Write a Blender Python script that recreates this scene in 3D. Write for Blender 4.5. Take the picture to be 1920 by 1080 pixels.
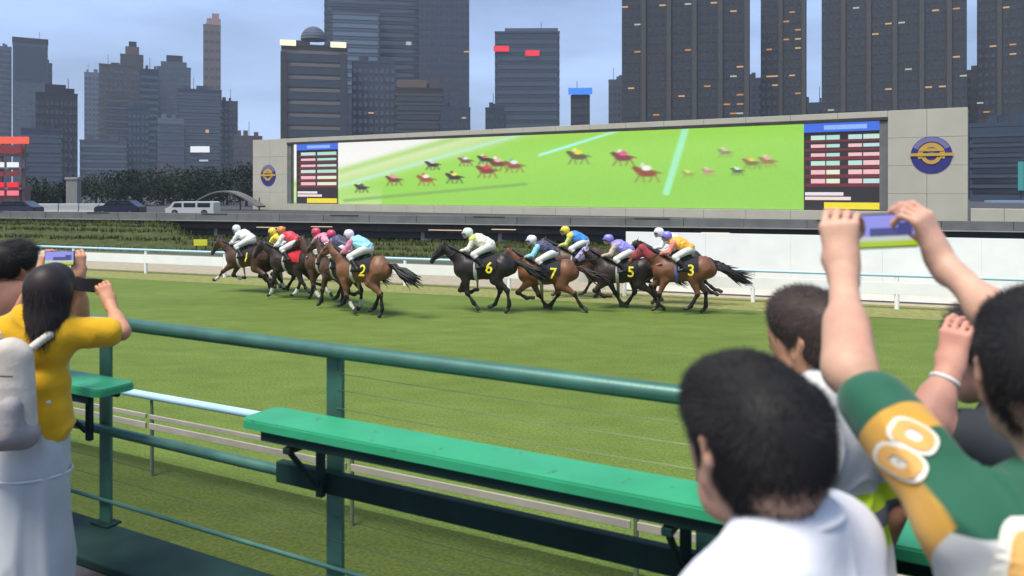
import bpy, bmesh, math, random
import numpy as np
from mathutils import Vector, Matrix
from mathutils.bvhtree import BVHTree
random.seed(7); np.random.seed(7)
R = math.radians
scene = bpy.context.scene
for o in list(bpy.data.objects): bpy.data.objects.remove(o)
C = scene.collection

# ---------------------------------------------------------------- camera
FPX = 1500.0; HOR = 355.0; CAMZ = 3.4           # focal length in photo pixels, horizon row, eye height above the turf
cam = bpy.data.objects.new('camera', bpy.data.cameras.new('camera')); C.objects.link(cam)
cam.location = (0, 0, CAMZ); cam.rotation_euler = (R(90), 0, 0)
cam.data.sensor_width = 36; cam.data.lens = 36*FPX/1920
cam.data.shift_y = -(540-HOR)/1920
cam.data.clip_start = 0.05; cam.data.clip_end = 6000
cam.data.dof.use_dof = True; cam.data.dof.focus_distance = 21; cam.data.dof.aperture_fstop = 3.2
scene.camera = cam

# ---------------------------------------------------------------- light
EXPO = 1.8
SUN_EL, SUN_AZ = R(64), R(222)                     # azimuth clockwise from +Y: behind the viewer, to the left
sd = bpy.data.lights.new('sun', 'SUN'); sd.energy = 1.5; sd.angle = R(26); sd.color = (1.0, .95, .84)
sun = bpy.data.objects.new('sun', sd); C.objects.link(sun)
sdir = Vector((math.sin(SUN_AZ)*math.cos(SUN_EL), math.cos(SUN_AZ)*math.cos(SUN_EL), math.sin(SUN_EL)))
sun.rotation_euler = (-sdir).to_track_quat('-Z', 'Y').to_euler(); sun.location = (0, -20, 40)
wd = bpy.data.worlds.new('World'); scene.world = wd; wd.use_nodes = True
nt = wd.node_tree; nt.nodes.clear()
out = nt.nodes.new('ShaderNodeOutputWorld'); bg = nt.nodes.new('ShaderNodeBackground')
sky = nt.nodes.new('ShaderNodeTexSky'); sky.sky_type = 'NISHITA'; sky.sun_disc = False
sky.sun_elevation = SUN_EL; sky.sun_rotation = SUN_AZ; sky.air_density = 1.2; sky.dust_density = 2.0
tc = nt.nodes.new('ShaderNodeTexCoord'); mp = nt.nodes.new('ShaderNodeMapping'); mp.inputs['Scale'].default_value = (1.6, 1.6, 7.0)
nz = nt.nodes.new('ShaderNodeTexNoise'); nz.inputs['Scale'].default_value = 1.6; nz.inputs['Detail'].default_value = 5
rp = nt.nodes.new('ShaderNodeValToRGB'); rp.color_ramp.elements[0].position = .36; rp.color_ramp.elements[1].position = .62
rp.color_ramp.elements[0].color = (.82, 1.18, 2.0, 1); rp.color_ramp.elements[1].color = (1.50, 2.10, 3.4, 1)   # dusk cloud deck
mx = nt.nodes.new('ShaderNodeMixRGB'); mx.inputs[0].default_value = .88
nt.links.new(tc.outputs['Generated'], mp.inputs[0]); nt.links.new(mp.outputs[0], nz.inputs['Vector'])
nt.links.new(nz.outputs[0], rp.inputs[0]); nt.links.new(sky.outputs[0], mx.inputs[1]); nt.links.new(rp.outputs[0], mx.inputs[2])
nt.links.new(mx.outputs[0], bg.inputs[0]); bg.inputs[1].default_value = .090; nt.links.new(bg.outputs[0], out.inputs[0])
vs = scene.view_settings; vs.view_transform = 'Standard'; vs.look = 'None'; vs.exposure = EXPO; vs.gamma = 1; vs.use_curve_mapping = False

# ---------------------------------------------------------------- helpers
def W(u, v, d):                      # photo pixel at a real depth -> world point
    return Vector(((u-960)/FPX*d, d, CAMZ-(v-HOR)/FPX*d))
def lin(c):
    return tuple(((x/255+.055)/1.055)**2.4 if x/255 > .04045 else x/255/12.92 for x in c)
MATS = {}
def mat(name, col, rough=.6, metal=0, var=.0, vscale=8, bump=0, bscale=40, spec=.4, emit=None, estr=0, sheen=0, stretch=None, trans=0):
    if name in MATS: return MATS[name]
    m = bpy.data.materials.new(name); m.use_nodes = True; n = m.node_tree; b = n.nodes['Principled BSDF']
    b.inputs['Base Color'].default_value = (*col, 1); b.inputs['Roughness'].default_value = rough
    b.inputs['Metallic'].default_value = metal; b.inputs['Specular IOR Level'].default_value = spec
    if sheen: b.inputs['Sheen Weight'].default_value = sheen
    if emit: b.inputs['Emission Color'].default_value = (*emit, 1); b.inputs['Emission Strength'].default_value = estr
    if var or bump:
        t = n.nodes.new('ShaderNodeTexCoord'); mpn = n.nodes.new('ShaderNodeMapping')
        if stretch: mpn.inputs['Scale'].default_value = stretch
        n.links.new(t.outputs['Object'], mpn.inputs[0])
    if var:
        z = n.nodes.new('ShaderNodeTexNoise'); z.inputs['Scale'].default_value = vscale; z.inputs['Detail'].default_value = 6
        r = n.nodes.new('ShaderNodeValToRGB'); r.color_ramp.elements[0].position = .3; r.color_ramp.elements[1].position = .7
        r.color_ramp.elements[0].color = tuple(max(0, c*(1-var)) for c in col)+(1,)
        r.color_ramp.elements[1].color = tuple(min(1, c*(1+var)) for c in col)+(1,)
        n.links.new(mpn.outputs[0], z.inputs['Vector']); n.links.new(z.outputs[0], r.inputs[0]); n.links.new(r.outputs[0], b.inputs['Base Color'])
    if bump:
        z2 = n.nodes.new('ShaderNodeTexNoise'); z2.inputs['Scale'].default_value = bscale; z2.inputs['Detail'].default_value = 4
        bp = n.nodes.new('ShaderNodeBump'); bp.inputs['Strength'].default_value = bump; bp.inputs['Distance'].default_value = .02
        n.links.new(mpn.outputs[0], z2.inputs['Vector']); n.links.new(z2.outputs[0], bp.inputs['Height']); n.links.new(bp.outputs[0], b.inputs['Normal'])
    MATS[name] = m; return m
def glow(name, srgb, k=1.0):         # a lit lamp or sign showing this colour at the picture's exposure
    c = lin(srgb); return mat(name, (.02, .02, .02), .5, emit=c, estr=k/2**EXPO)

def tag(o, label=None, cat=None, group=None, kind=None):
    if label: o['label'] = label
    if cat: o['category'] = cat
    if group: o['group'] = group
    if kind: o['kind'] = kind
    return o
def thing(name, label, cat, loc=(0, 0, 0), rz=0, group=None):
    o = bpy.data.objects.new(name, None); C.objects.link(o); o.location = loc; o.rotation_euler = (0, 0, rz); o.empty_display_size = .2
    return tag(o, label, cat, group)
def link(name, me, mats=None, parent=None, world=False, smooth=False):
    o = bpy.data.objects.new(name, me); C.objects.link(o)
    if mats is not None and not len(me.materials):
        for m in (mats if isinstance(mats, (list, tuple)) else [mats]): me.materials.append(m)
    if smooth: me.polygons.foreach_set('use_smooth', [True]*len(me.polygons))
    if parent:
        o.parent = parent
        if world:                    # mesh given in world coordinates
            top = parent
            while top.parent: top = top.parent
            T = Matrix.Translation(top.location) @ top.rotation_euler.to_matrix().to_4x4()
            if parent is top: o.matrix_parent_inverse = T.inverted()
    return o
class MB:                            # collects shapes, builds ONE mesh
    def __init__(s): s.v = []; s.f = []; s.m = []
    def add(s, vs, fs, mi=0):
        n = len(s.v); s.v += [tuple(p) for p in vs]; s.f += [tuple(i+n for i in f) for f in fs]; s.m += [mi]*len(fs); return s
    def box(s, c, size, rz=0, mi=0, bev=0):
        hx, hy, hz = (q/2 for q in size); co, si = math.cos(rz), math.sin(rz)
        if bev:
            bm = bmesh.new(); bmesh.ops.create_cube(bm, size=1); bmesh.ops.scale(bm, vec=size, verts=bm.verts)
            bmesh.ops.bevel(bm, geom=bm.edges[:], offset=bev, segments=2, affect='EDGES', profile=.5)
            vs = [(c[0]+p.co.x*co-p.co.y*si, c[1]+p.co.x*si+p.co.y*co, c[2]+p.co.z) for p in bm.verts]
            bm.verts.index_update(); fs = [[q.index for q in f.verts] for f in bm.faces]; bm.free(); return s.add(vs, fs, mi)
        vs = []
        for z in (-hz, hz):
            for x, y in ((-hx, -hy), (hx, -hy), (hx, hy), (-hx, hy)):
                vs.append((c[0]+x*co-y*si, c[1]+x*si+y*co, c[2]+z))
        return s.add(vs, [(3, 2, 1, 0), (4, 5, 6, 7), (0, 1, 5, 4), (1, 2, 6, 5), (2, 3, 7, 6), (3, 0, 4, 7)], mi)
    def prism(s, pts, z0, z1, mi=0):  # polygon in plan, counter-clockwise
        n = len(pts); vs = [(x, y, z0) for x, y in pts]+[(x, y, z1) for x, y in pts]
        return s.add(vs, [tuple(range(n))[::-1], tuple(range(n, 2*n))]+[(i, (i+1) % n, n+(i+1) % n, n+i) for i in range(n)], mi)
    def tube(s, pts, r, n=10, mi=0, caps=True):
        pts = [Vector(p) for p in pts]; rs = r if isinstance(r, (list, tuple)) else [r]*len(pts); vs = []; fs = []
        for i, p in enumerate(pts):
            t = (pts[min(i+1, len(pts)-1)]-pts[max(i-1, 0)]).normalized()
            a = t.cross(Vector((0, 0, 1)) if abs(t.z) < .95 else Vector((1, 0, 0))).normalized(); b = a.cross(t)
            for k in range(n):
                q = 2*math.pi*k/n; vs.append(p+(a*math.cos(q)+b*math.sin(q))*rs[i])
        for i in range(len(pts)-1):
            for k in range(n): fs.append((i*n+k, i*n+(k+1) % n, (i+1)*n+(k+1) % n, (i+1)*n+k))
        if caps: fs += [tuple(range(n))[::-1], tuple(range((len(pts)-1)*n, len(pts)*n))]
        return s.add(vs, fs, mi)
    def mesh(s, name):
        me = bpy.data.meshes.new(name); me.from_pydata(s.v, [], s.f)
        if any(s.m): me.polygons.foreach_set('material_index', s.m)
        me.update(); return me
    def build(s, name, mats, parent=None, world=False, smooth=False): return link(name, s.mesh(name), mats, parent, world, smooth)
def autosmooth(o, ang=40):
    me = o.data; me.polygons.foreach_set('use_smooth', [True]*len(me.polygons)); me.set_sharp_from_angle(angle=R(ang)); return o
def struct(o): o['kind'] = 'structure'; return o
def seg(me_mb, A, B, h, t, z, mi=0, bev=0):           # a straight wall or beam from A to B (plan), height h from z, thickness t
    A = Vector(A[:2]); B = Vector(B[:2]); c = (A+B)/2; d = B-A
    return me_mb.box((c.x, c.y, z+h/2), (d.length, t, h), math.atan2(d.y, d.x), mi, bev)

# signed-distance modelling: blended tapered capsules -> one continuous surface
def cap(a, b, ra, rb=None, flat=None, tagn=0, k=None): return (np.array(a, float), np.array(b, float), ra, ra if rb is None else rb, flat, tagn, k)
def chain(pts, rs, tagn=0, flat=None): return [cap(pts[i], pts[i+1], rs[i], rs[i+1], flat, tagn) for i in range(len(pts)-1)]
def inflate(prims, e): return [(a, b, ra+e, rb+e, fl, tg, k) for a, b, ra, rb, fl, tg, k in prims]
def sdf_mesh(name, prims, res, k=.04, tags=False):
    lo = np.min([np.minimum(p[0], p[1])-max(p[2], p[3]) for p in prims], 0)-3*res-k*.3
    hi = np.max([np.maximum(p[0], p[1])+max(p[2], p[3]) for p in prims], 0)+3*res+k*.3
    n = np.ceil((hi-lo)/res).astype(int)+1
    D = np.full(n, 1.0, np.float32); T = np.zeros(n, np.int16); B = np.full(n, 1.0, np.float32)
    ax = [lo[i]+res*np.arange(n[i]) for i in range(3)]
    for a, b, ra, rb, fl, tg, kk in prims:
        kk = kk or k; rm = max(ra, rb)+kk+3*res
        p0 = np.minimum(a, b)-rm; p1 = np.maximum(a, b)+rm
        i0 = np.clip(np.floor((p0-lo)/res).astype(int), 0, n); i1 = np.clip(np.ceil((p1-lo)/res).astype(int)+1, 0, n)
        sl = tuple(slice(i0[i], i1[i]) for i in range(3))
        X, Y, Z = np.meshgrid(*[ax[i][sl[i]] for i in range(3)], indexing='ij')
        P = np.stack([X-a[0], Y-a[1], Z-a[2]], -1); ba = b-a; s = 1.0
        if fl is not None:            # squash along an axis
            nv = np.array(fl[0], float); nv /= np.linalg.norm(nv); s = fl[1]
            q = P @ nv; P = P+(q*(1/s-1))[..., None]*nv; ba = ba+(ba @ nv)*(1/s-1)*nv
        L = ba @ ba
        t = np.clip((P @ ba)/L, 0, 1) if L > 1e-9 else np.zeros(X.shape)
        d = (np.linalg.norm(P-t[..., None]*ba, axis=-1)-(ra+(rb-ra)*t))*(min(s, 1)+1)/2
        o = D[sl]; h = np.maximum(kk-np.abs(o-d), 0)/kk
        if tags:
            w = d < B[sl]; T[sl] = np.where(w, tg, T[sl]); B[sl] = np.minimum(B[sl], d)
        D[sl] = np.minimum(o, d)-h*h*kk*.25
    I = D < 0; nx, ny, nz_ = n
    cs = np.zeros((nx-1, ny-1, nz_-1), np.int8); cor = [(i, j, l) for i in (0, 1) for j in (0, 1) for l in (0, 1)]
    def sub(A, c): return A[c[0]:nx-1+c[0], c[1]:ny-1+c[1], c[2]:nz_-1+c[2]]
    for c in cor: cs += sub(I, c)
    ci = np.argwhere((cs > 0) & (cs < 8)); idx = np.full(cs.shape, -1, np.int64); idx[tuple(ci.T)] = np.arange(len(ci))
    acc = np.zeros((len(ci), 3)); cnt = np.zeros(len(ci))
    for c in cor:
        for axn in range(3):
            if c[axn]: continue
            e = list(c); e[axn] = 1
            d0 = D[tuple((ci+c).T)]; d1 = D[tuple((ci+e).T)]; mk = (d0 < 0) != (d1 < 0)
            t = np.where(mk, d0/np.where(mk, d0-d1, 1), 0); pos = np.tile(np.array(c, float), (len(ci), 1)); pos[:, axn] = t
            acc += pos*mk[:, None]; cnt += mk
    V = lo+(ci+acc/cnt[:, None])*res
    F = []
    for axn in range(3):
        b1, b2 = [(1, 2), (2, 0), (0, 1)][axn]
        s0 = [slice(None)]*3; s1 = [slice(None)]*3; s0[axn] = slice(0, n[axn]-1); s1[axn] = slice(1, n[axn])
        ch = np.argwhere(I[tuple(s0)] != I[tuple(s1)])
        ch = ch[(ch[:, b1] > 0) & (ch[:, b2] > 0) & (ch[:, b1] < n[b1]-1) & (ch[:, b2] < n[b2]-1)]
        ins = I[tuple(ch.T)]
        q = []
        for o1, o2 in ((-1, -1), (0, -1), (0, 0), (-1, 0)):
            e = ch.copy(); e[:, b1] += o1; e[:, b2] += o2; q.append(idx[tuple(e.T)])
        q = np.stack(q, 1); q[~ins] = q[~ins][:, ::-1]; F.append(q)
    F = np.concatenate(F)
    # light smoothing
    nb = np.zeros_like(V); nc = np.zeros(len(V))
    for a_, b_ in ((0, 1), (1, 2), (2, 3), (3, 0)):
        np.add.at(nb, F[:, a_], V[F[:, b_]]); np.add.at(nc, F[:, a_], 1); np.add.at(nb, F[:, b_], V[F[:, a_]]); np.add.at(nc, F[:, b_], 1)
    V = V*.6+.4*nb/np.maximum(nc, 1)[:, None]
    me = bpy.data.meshes.new(name); me.vertices.add(len(V)); me.vertices.foreach_set('co', V.ravel())
    me.loops.add(F.size); me.loops.foreach_set('vertex_index', F.ravel()); me.polygons.add(len(F))
    me.polygons.foreach_set('loop_start', np.arange(0, F.size, 4)); me.polygons.foreach_set('use_smooth', np.ones(len(F), bool))
    if tags:
        fc = V[F].mean(1); gi = np.clip(np.round((fc-lo)/res).astype(int), 0, n-1); me.polygons.foreach_set('material_index', T[tuple(gi.T)].astype(np.int32))
    me.update(calc_edges=True); return me
def bvh_of(me): return BVHTree.FromPolygons([v.co.copy() for v in me.vertices], [tuple(p.vertices) for p in me.polygons])
def vnoise(P, seed=0):               # smooth lattice noise, -1..1
    I = np.floor(P).astype(np.int64); f = P-I; f = f*f*f*(f*(f*6-15)+10); r = 0
    def hsh(x, y, z):
        h = (x*374761393+y*668265263+z*2147483647+seed*974634777) & 0xffffffff; h = ((h ^ (h >> 13))*1274126177) & 0xffffffff; return ((h ^ (h >> 16)) & 0xffff)/32767.5-1
    for i in (0, 1):
        for j in (0, 1):
            for k in (0, 1):
                w = (f[:, 0] if i else 1-f[:, 0])*(f[:, 1] if j else 1-f[:, 1])*(f[:, 2] if k else 1-f[:, 2]); r = r+w*hsh(I[:, 0]+i, I[:, 1]+j, I[:, 2]+k)
    return r
def wrinkle(me, amp, sc, stretch=(1, 1, 1), seed=0):      # folds in cloth
    n = len(me.vertices); co = np.zeros(n*3); me.vertices.foreach_get('co', co); co = co.reshape(-1, 3); no = np.zeros((n, 3))
    nl = np.zeros(len(me.loops), np.int64); me.loops.foreach_get('vertex_index', nl); F = nl.reshape(-1, 4); fn = np.cross(co[F[:, 2]]-co[F[:, 0]], co[F[:, 3]]-co[F[:, 1]])   # all quads
    for k in range(4): np.add.at(no, F[:, k], fn)
    no /= np.linalg.norm(no, axis=1)[:, None]+1e-12
    P = co*np.array(stretch)*sc+np.array([seed*7.3, seed*3.1, seed*1.7])
    Q = P+np.stack([vnoise(P*.6, k) for k in (1, 2, 3)], 1)*.9; h = (1-np.abs(vnoise(Q, 4)*.8))**3*1.6-.75
    co = co+no*(amp*h)[:, None]; me.vertices.foreach_set('co', co.ravel()); me.update(); return me
def text_mesh(s, size, offset=0):    # flat letters in XY, centred
    cu = bpy.data.curves.new('t', 'FONT'); cu.body = s; cu.size = size; cu.align_x = 'CENTER'; cu.align_y = 'CENTER'; cu.offset = offset
    o = bpy.data.objects.new('t', cu); C.objects.link(o); dg = bpy.context.evaluated_depsgraph_get()
    me = bpy.data.meshes.new_from_object(o.evaluated_get(dg)); bpy.data.objects.remove(o)
    bm = bmesh.new(); bm.from_mesh(me); bmesh.ops.triangulate(bm, faces=bm.faces[:])
    for _ in range(3):
        es = [e for e in bm.edges if e.calc_length() > size*.14]
        if es: bmesh.ops.subdivide_edges(bm, edges=es, cuts=1); bmesh.ops.triangulate(bm, faces=[f for f in bm.faces if len(f.verts) > 3])
    vs = [v.co.copy() for v in bm.verts]; bm.verts.index_update(); fs = [[v.index for v in f.verts] for f in bm.faces]; bm.free()
    return vs, fs
def wrap_text(s, size, bvh, org, right, up, off, offset=0, name='number'):
    right = Vector(right).normalized(); up = Vector(up).normalized(); n = right.cross(up); org = Vector(org)
    vs, fs = text_mesh(s, size, offset) if isinstance(s, str) else s; pts = []
    for p in vs:
        q = org+right*p.x+up*p.y+n*.5; h = bvh.ray_cast(q, -n, 1.0)
        pts.append(h[0]+(h[1] if h[1].dot(n) > 0 else -h[1])*off if h[0] else q-n*.5)
    me = bpy.data.meshes.new(name); me.from_pydata(pts, [], fs); me.update(); return me
# ================================================================ SETTING
def turf_mat(nm, c0, c1):
    m = bpy.data.materials.new(nm); m.use_nodes = True; n = m.node_tree; b = n.nodes['Principled BSDF']; L = n.links.new
    t = n.nodes.new('ShaderNodeTexCoord')
    def noise(scale, stretch, det=5):
        mp_ = n.nodes.new('ShaderNodeMapping'); mp_.inputs['Scale'].default_value = stretch; mp_.inputs['Rotation'].default_value = (0, 0, R(20))
        z = n.nodes.new('ShaderNodeTexNoise'); z.inputs['Scale'].default_value = scale; z.inputs['Detail'].default_value = det
        L(t.outputs['Object'], mp_.inputs[0]); L(mp_.outputs[0], z.inputs['Vector']); return z
    big = noise(.35, (.35, 1, 1)); mid = noise(2.2, (.5, 1, 1)); fine = noise(26, (1, 1, 1), 8)
    r1 = n.nodes.new('ShaderNodeValToRGB'); e = r1.color_ramp.elements
    e[0].position = .3; e[0].color = (*c0, 1); e[1].position = .7; e[1].color = (*c1, 1)
    L(big.outputs[0], r1.inputs[0])
    r2 = n.nodes.new('ShaderNodeValToRGB'); e = r2.color_ramp.elements; e[0].position = .3; e[0].color = (.86, .87, .82, 1); e[1].position = .72; e[1].color = (1.12, 1.1, 1.08, 1)
    L(mid.outputs[0], r2.inputs[0])
    r3 = n.nodes.new('ShaderNodeValToRGB'); e = r3.color_ramp.elements; e[0].position = .36; e[0].color = (.74, .76, .68, 1); e[1].position = .66; e[1].color = (1.22, 1.2, 1.15, 1)
    L(fine.outputs[0], r3.inputs[0])
    a = n.nodes.new('ShaderNodeMixRGB'); a.blend_type = 'MULTIPLY'; a.inputs[0].default_value = 1; L(r1.outputs[0], a.inputs[1]); L(r2.outputs[0], a.inputs[2])
    c = n.nodes.new('ShaderNodeMixRGB'); c.blend_type = 'MULTIPLY'; c.inputs[0].default_value = 1; L(a.outputs[0], c.inputs[1]); L(r3.outputs[0], c.inputs[2])
    L(c.outputs[0], b.inputs['Base Color']); b.inputs['Roughness'].default_value = .95; b.inputs['Specular IOR Level'].default_value = .15
    bp = n.nodes.new('ShaderNodeBump'); bp.inputs['Strength'].default_value = .35; bp.inputs['Distance'].default_value = .02
    L(fine.outputs[0], bp.inputs['Height']); L(bp.outputs[0], b.inputs['Normal']); return m
M_turf = turf_mat('turf', (.104, .152, .029), (.132, .183, .042)); M_shaded_turf = turf_mat('shaded_turf', (.048, .068, .014), (.066, .088, .020))  # the second is near turf with foreground shade put into its colour
M_verge = mat('dry_verge_grass', (.21, .215, .075), .95, var=.22, vscale=5, bump=.5, bscale=30, spec=.1)
M_sand = mat('sand_track', (.34, .29, .21), .95, var=.12, vscale=3, bump=.3, bscale=50, spec=.1)
M_bank = mat('rough_bank_grass', (.060, .070, .022), .95, var=.35, vscale=2.5, bump=.8, bscale=9, spec=.1)
M_conc = mat('concrete', (.27, .265, .245), .85, var=.12, vscale=1.2, bump=.15, bscale=20)
M_darkconc = mat('dark_concrete', (.045, .042, .04), .9, var=.3, vscale=.8)  # near-black concrete for recess, undersides, backing and supports
M_asph = mat('asphalt', (.05, .05, .052), .9, var=.25, vscale=6, bump=.4, bscale=60)
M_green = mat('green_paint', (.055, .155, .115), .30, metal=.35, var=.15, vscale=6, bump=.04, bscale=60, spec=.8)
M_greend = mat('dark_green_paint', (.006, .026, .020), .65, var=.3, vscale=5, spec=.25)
M_ledge = mat('bright_green_plank_paint', (.030, .31, .140), .38, var=.10, vscale=4, bump=.05, bscale=50, spec=.5)
def worn(m, under, amt, sc):
    n = m.node_tree; b = n.nodes['Principled BSDF']; L = n.links.new; src = b.inputs['Base Color'].links[0].from_socket
    t = n.nodes.new('ShaderNodeTexCoord'); a = n.nodes.new('ShaderNodeTexNoise'); a.inputs['Scale'].default_value = sc; a.inputs['Detail'].default_value = 12; a.inputs['Roughness'].default_value = .72
    r = n.nodes.new('ShaderNodeValToRGB'); r.color_ramp.elements[0].position = amt; r.color_ramp.elements[0].color = (0, 0, 0, 1); r.color_ramp.elements[1].position = amt+.035; r.color_ramp.elements[1].color = (1, 1, 1, 1)
    q = n.nodes.new('ShaderNodeMixRGB'); q.inputs[2].default_value = (*under, 1); L(t.outputs['Object'], a.inputs['Vector']); L(a.outputs[0], r.inputs[0]); L(r.outputs[0], q.inputs[0]); L(src, q.inputs[1]); L(q.outputs[0], b.inputs['Base Color'])
    a2 = n.nodes.new('ShaderNodeTexNoise'); a2.inputs['Scale'].default_value = 3; a2.inputs['Detail'].default_value = 8; r2 = n.nodes.new('ShaderNodeMapRange'); r2.inputs['To Min'].default_value = .22; r2.inputs['To Max'].default_value = .6; L(t.outputs['Object'], a2.inputs['Vector']); L(a2.outputs[0], r2.inputs['Value']); L(r2.outputs[0], b.inputs['Roughness'])
worn(M_ledge, (.035, .17, .09), .60, 9); worn(M_green, (.10, .12, .10), .66, 14)
M_paleblue = mat('pale_blue_plastic', (.42, .62, .74), .35, var=.06, vscale=2, spec=.5)
M_white = mat('white_paint', (.84, .83, .79), .5, var=.05, vscale=1.5)
M_steel = mat('wire_steel', (.13, .15, .11), .4, metal=.6)
M_earth = mat('far_ground', (.06, .068, .04), .95, var=.3, vscale=.05)

struct(MB().add([(-3000, -400, -.05), (3000, -400, -.05), (3000, 4000, -.05), (-3000, 4000, -.05)], [(0, 1, 2, 3)]).build('ground', M_earth))
# plan lines
FA = Vector((-2.438, 4.75)); FD = Vector((.876, -.482)); FN = Vector((-.482, -.876))       # foreground fence: origin, direction, towards the viewer
def fp(s, p=0): return FA+FD*s+FN*p
I1 = Vector((10.9, 22.7)); ID = Vector((.937, -.35)); IN = Vector((.35, .937))             # inner running rail, IN points away from the viewer
def ip(s, p=0): return I1+ID*s+IN*p
def quad(name, pts, z, m): return struct(MB().add([(p[0], p[1], z) for p in pts], [(0, 1, 2, 3)]).build(name, m))
quad('race_turf', [fp(-30, -.06), fp(30, -.06), ip(32, -1.6), ip(-60, -1.6)], 0, M_turf)
quad('grass_verge', [ip(-60, -1.75), ip(32, -1.75), ip(32, .75), ip(-60, .75)], .004, M_verge)
quad('sand_track', [ip(-60, .70), ip(32, .70), ip(32, 7.5), ip(-60, 7.5)], .008, M_sand)

def op(s, p=0): return Vector((-4.63, 9.65))+Vector((.884, -.467))*s+Vector((.467, .884))*p
quad('shaded_turf', [fp(-30, -.05), fp(30, -.05), op(32, .4), op(-26, .4)], .004, M_shaded_turf)  # near strip of turf, foreground shade painted in as a darker green

# standing apron behind the fence, with its painted kerb
ap = MB().prism([tuple(fp(-30, -.06)), tuple(fp(-30, 9)), tuple(fp(14, 9)), tuple(fp(14, -.06))], .0, 1.35)
struct(ap.build('apron', M_asph))
kb = MB(); seg(kb, fp(-8, .13), fp(8, .13), .055, .36, 1.351, bev=.012); struct(kb.build('apron_kerb', M_greend))

# -------------------------------------------------- foreground fence
fence = thing('fence', 'dark green pipe fence with round top rail along the spectators\' apron', 'fence', (*fp(0), 1.406))
def fz(s, p, z): q = fp(s, p); return (q.x, q.y, z)
autosmooth(MB().tube([fz(-6, 0, 2.615), fz(8, 0, 2.615)], .037, 20).build('top_rail', M_green, fence, True))
autosmooth(MB().tube([fz(-6, 0, 1.975), fz(1.62, 0, 1.975)], .028, 16).build('middle_rail', M_green, fence, True))
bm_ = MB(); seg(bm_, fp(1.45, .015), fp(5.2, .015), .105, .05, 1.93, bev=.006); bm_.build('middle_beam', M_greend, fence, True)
autosmooth(MB().tube([fz(-6, 0, 1.56), fz(8, 0, 1.56)], .012, 12).build('lower_rail', M_green, fence, True))
for s in (-3.6, -1.75, 0, 1.78, 3.62, 5.4):
    p = MB(); c = fp(s, -.03); p.box((c.x, c.y, (2.585+1.35)/2), (.10, .022, 2.585-1.35), math.atan2(FD.y, FD.x), 0, .004)
    p.box((c.x, c.y, 2.55), (.05, .03, .06), math.atan2(FD.y, FD.x)); p.build('post', M_green, fence, True)
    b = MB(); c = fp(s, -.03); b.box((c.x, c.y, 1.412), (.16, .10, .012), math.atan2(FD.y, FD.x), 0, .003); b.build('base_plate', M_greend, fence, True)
for z, s0 in ((2.505, 1.8), (2.425, 1.8), (2.335, 1.8), (1.80, -4), (1.69, -4)):
    pts = [fz(s0+(7.5-s0)*i/10, -.015, z-.006*math.sin(math.pi*((s0+(7.5-s0)*i/10) % 1.8)/1.8)) for i in range(11)]
    MB().tube(pts, .0016, 5).build('wire', M_steel, fence, True)

def ledge(s0, s1, label):
    t = thing('bench', label, 'bench', (*fp((s0+s1)/2, .2), 1.406))
    w0, w1, z = .085, .325, 2.33; n = 8; out = []
    def rc(cs, cp, a0):
        return [(cs+.055*math.cos(a0+math.pi/2*i/n), cp+.055*math.sin(a0+math.pi/2*i/n)) for i in range(n+1)]
    r = .055
    pl = rc(s1-r, w1-r, 0)+rc(s0+r, w1-r, math.pi/2)+rc(s0+r, w0+r, math.pi)+rc(s1-r, w0+r, 1.5*math.pi)
    bm = bmesh.new(); lo = [bm.verts.new((*fp(a, b), z-.042)) for a, b in pl]; hi = [bm.verts.new((*fp(a, b), z)) for a, b in pl]
    f1 = bm.faces.new(hi); bm.faces.new(lo[::-1]); N = len(pl)
    for i in range(N): bm.faces.new((lo[i], lo[(i+1) % N], hi[(i+1) % N], hi[i]))
    bmesh.ops.recalc_face_normals(bm, faces=bm.faces[:])
    bmesh.ops.bevel(bm, geom=[e for e in f1.edges], offset=.007, segments=2, affect='EDGES')
    me = bpy.data.meshes.new('plank'); bm.to_mesh(me); bm.free(); autosmooth(link('plank', me, M_ledge, t, True))
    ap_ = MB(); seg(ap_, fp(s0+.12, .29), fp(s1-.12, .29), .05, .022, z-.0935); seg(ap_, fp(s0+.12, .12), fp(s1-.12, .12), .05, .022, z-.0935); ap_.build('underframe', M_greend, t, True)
    s = s0+.28 if s0 > 0 else s0+.82
    while s < s1-.1:
        k = MB(); rz = math.atan2(FD.y, FD.x); c = fp(s, .20); k.box((c.x, c.y, z-.118), (.04, .21, .03), rz, 0, .004)
        c = fp(s, .075); k.box((c.x, c.y, z-.27), (.04, .03, .26), rz, 0, .004)
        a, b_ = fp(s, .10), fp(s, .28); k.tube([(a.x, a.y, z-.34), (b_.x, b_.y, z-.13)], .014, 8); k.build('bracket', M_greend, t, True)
        s += 1.78
ledge(-2.6, .45, 'short green bench plank on the fence beside the person in yellow')
ledge(1.5, 5.1, 'long bright green bench plank on the fence in the middle foreground')

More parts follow.
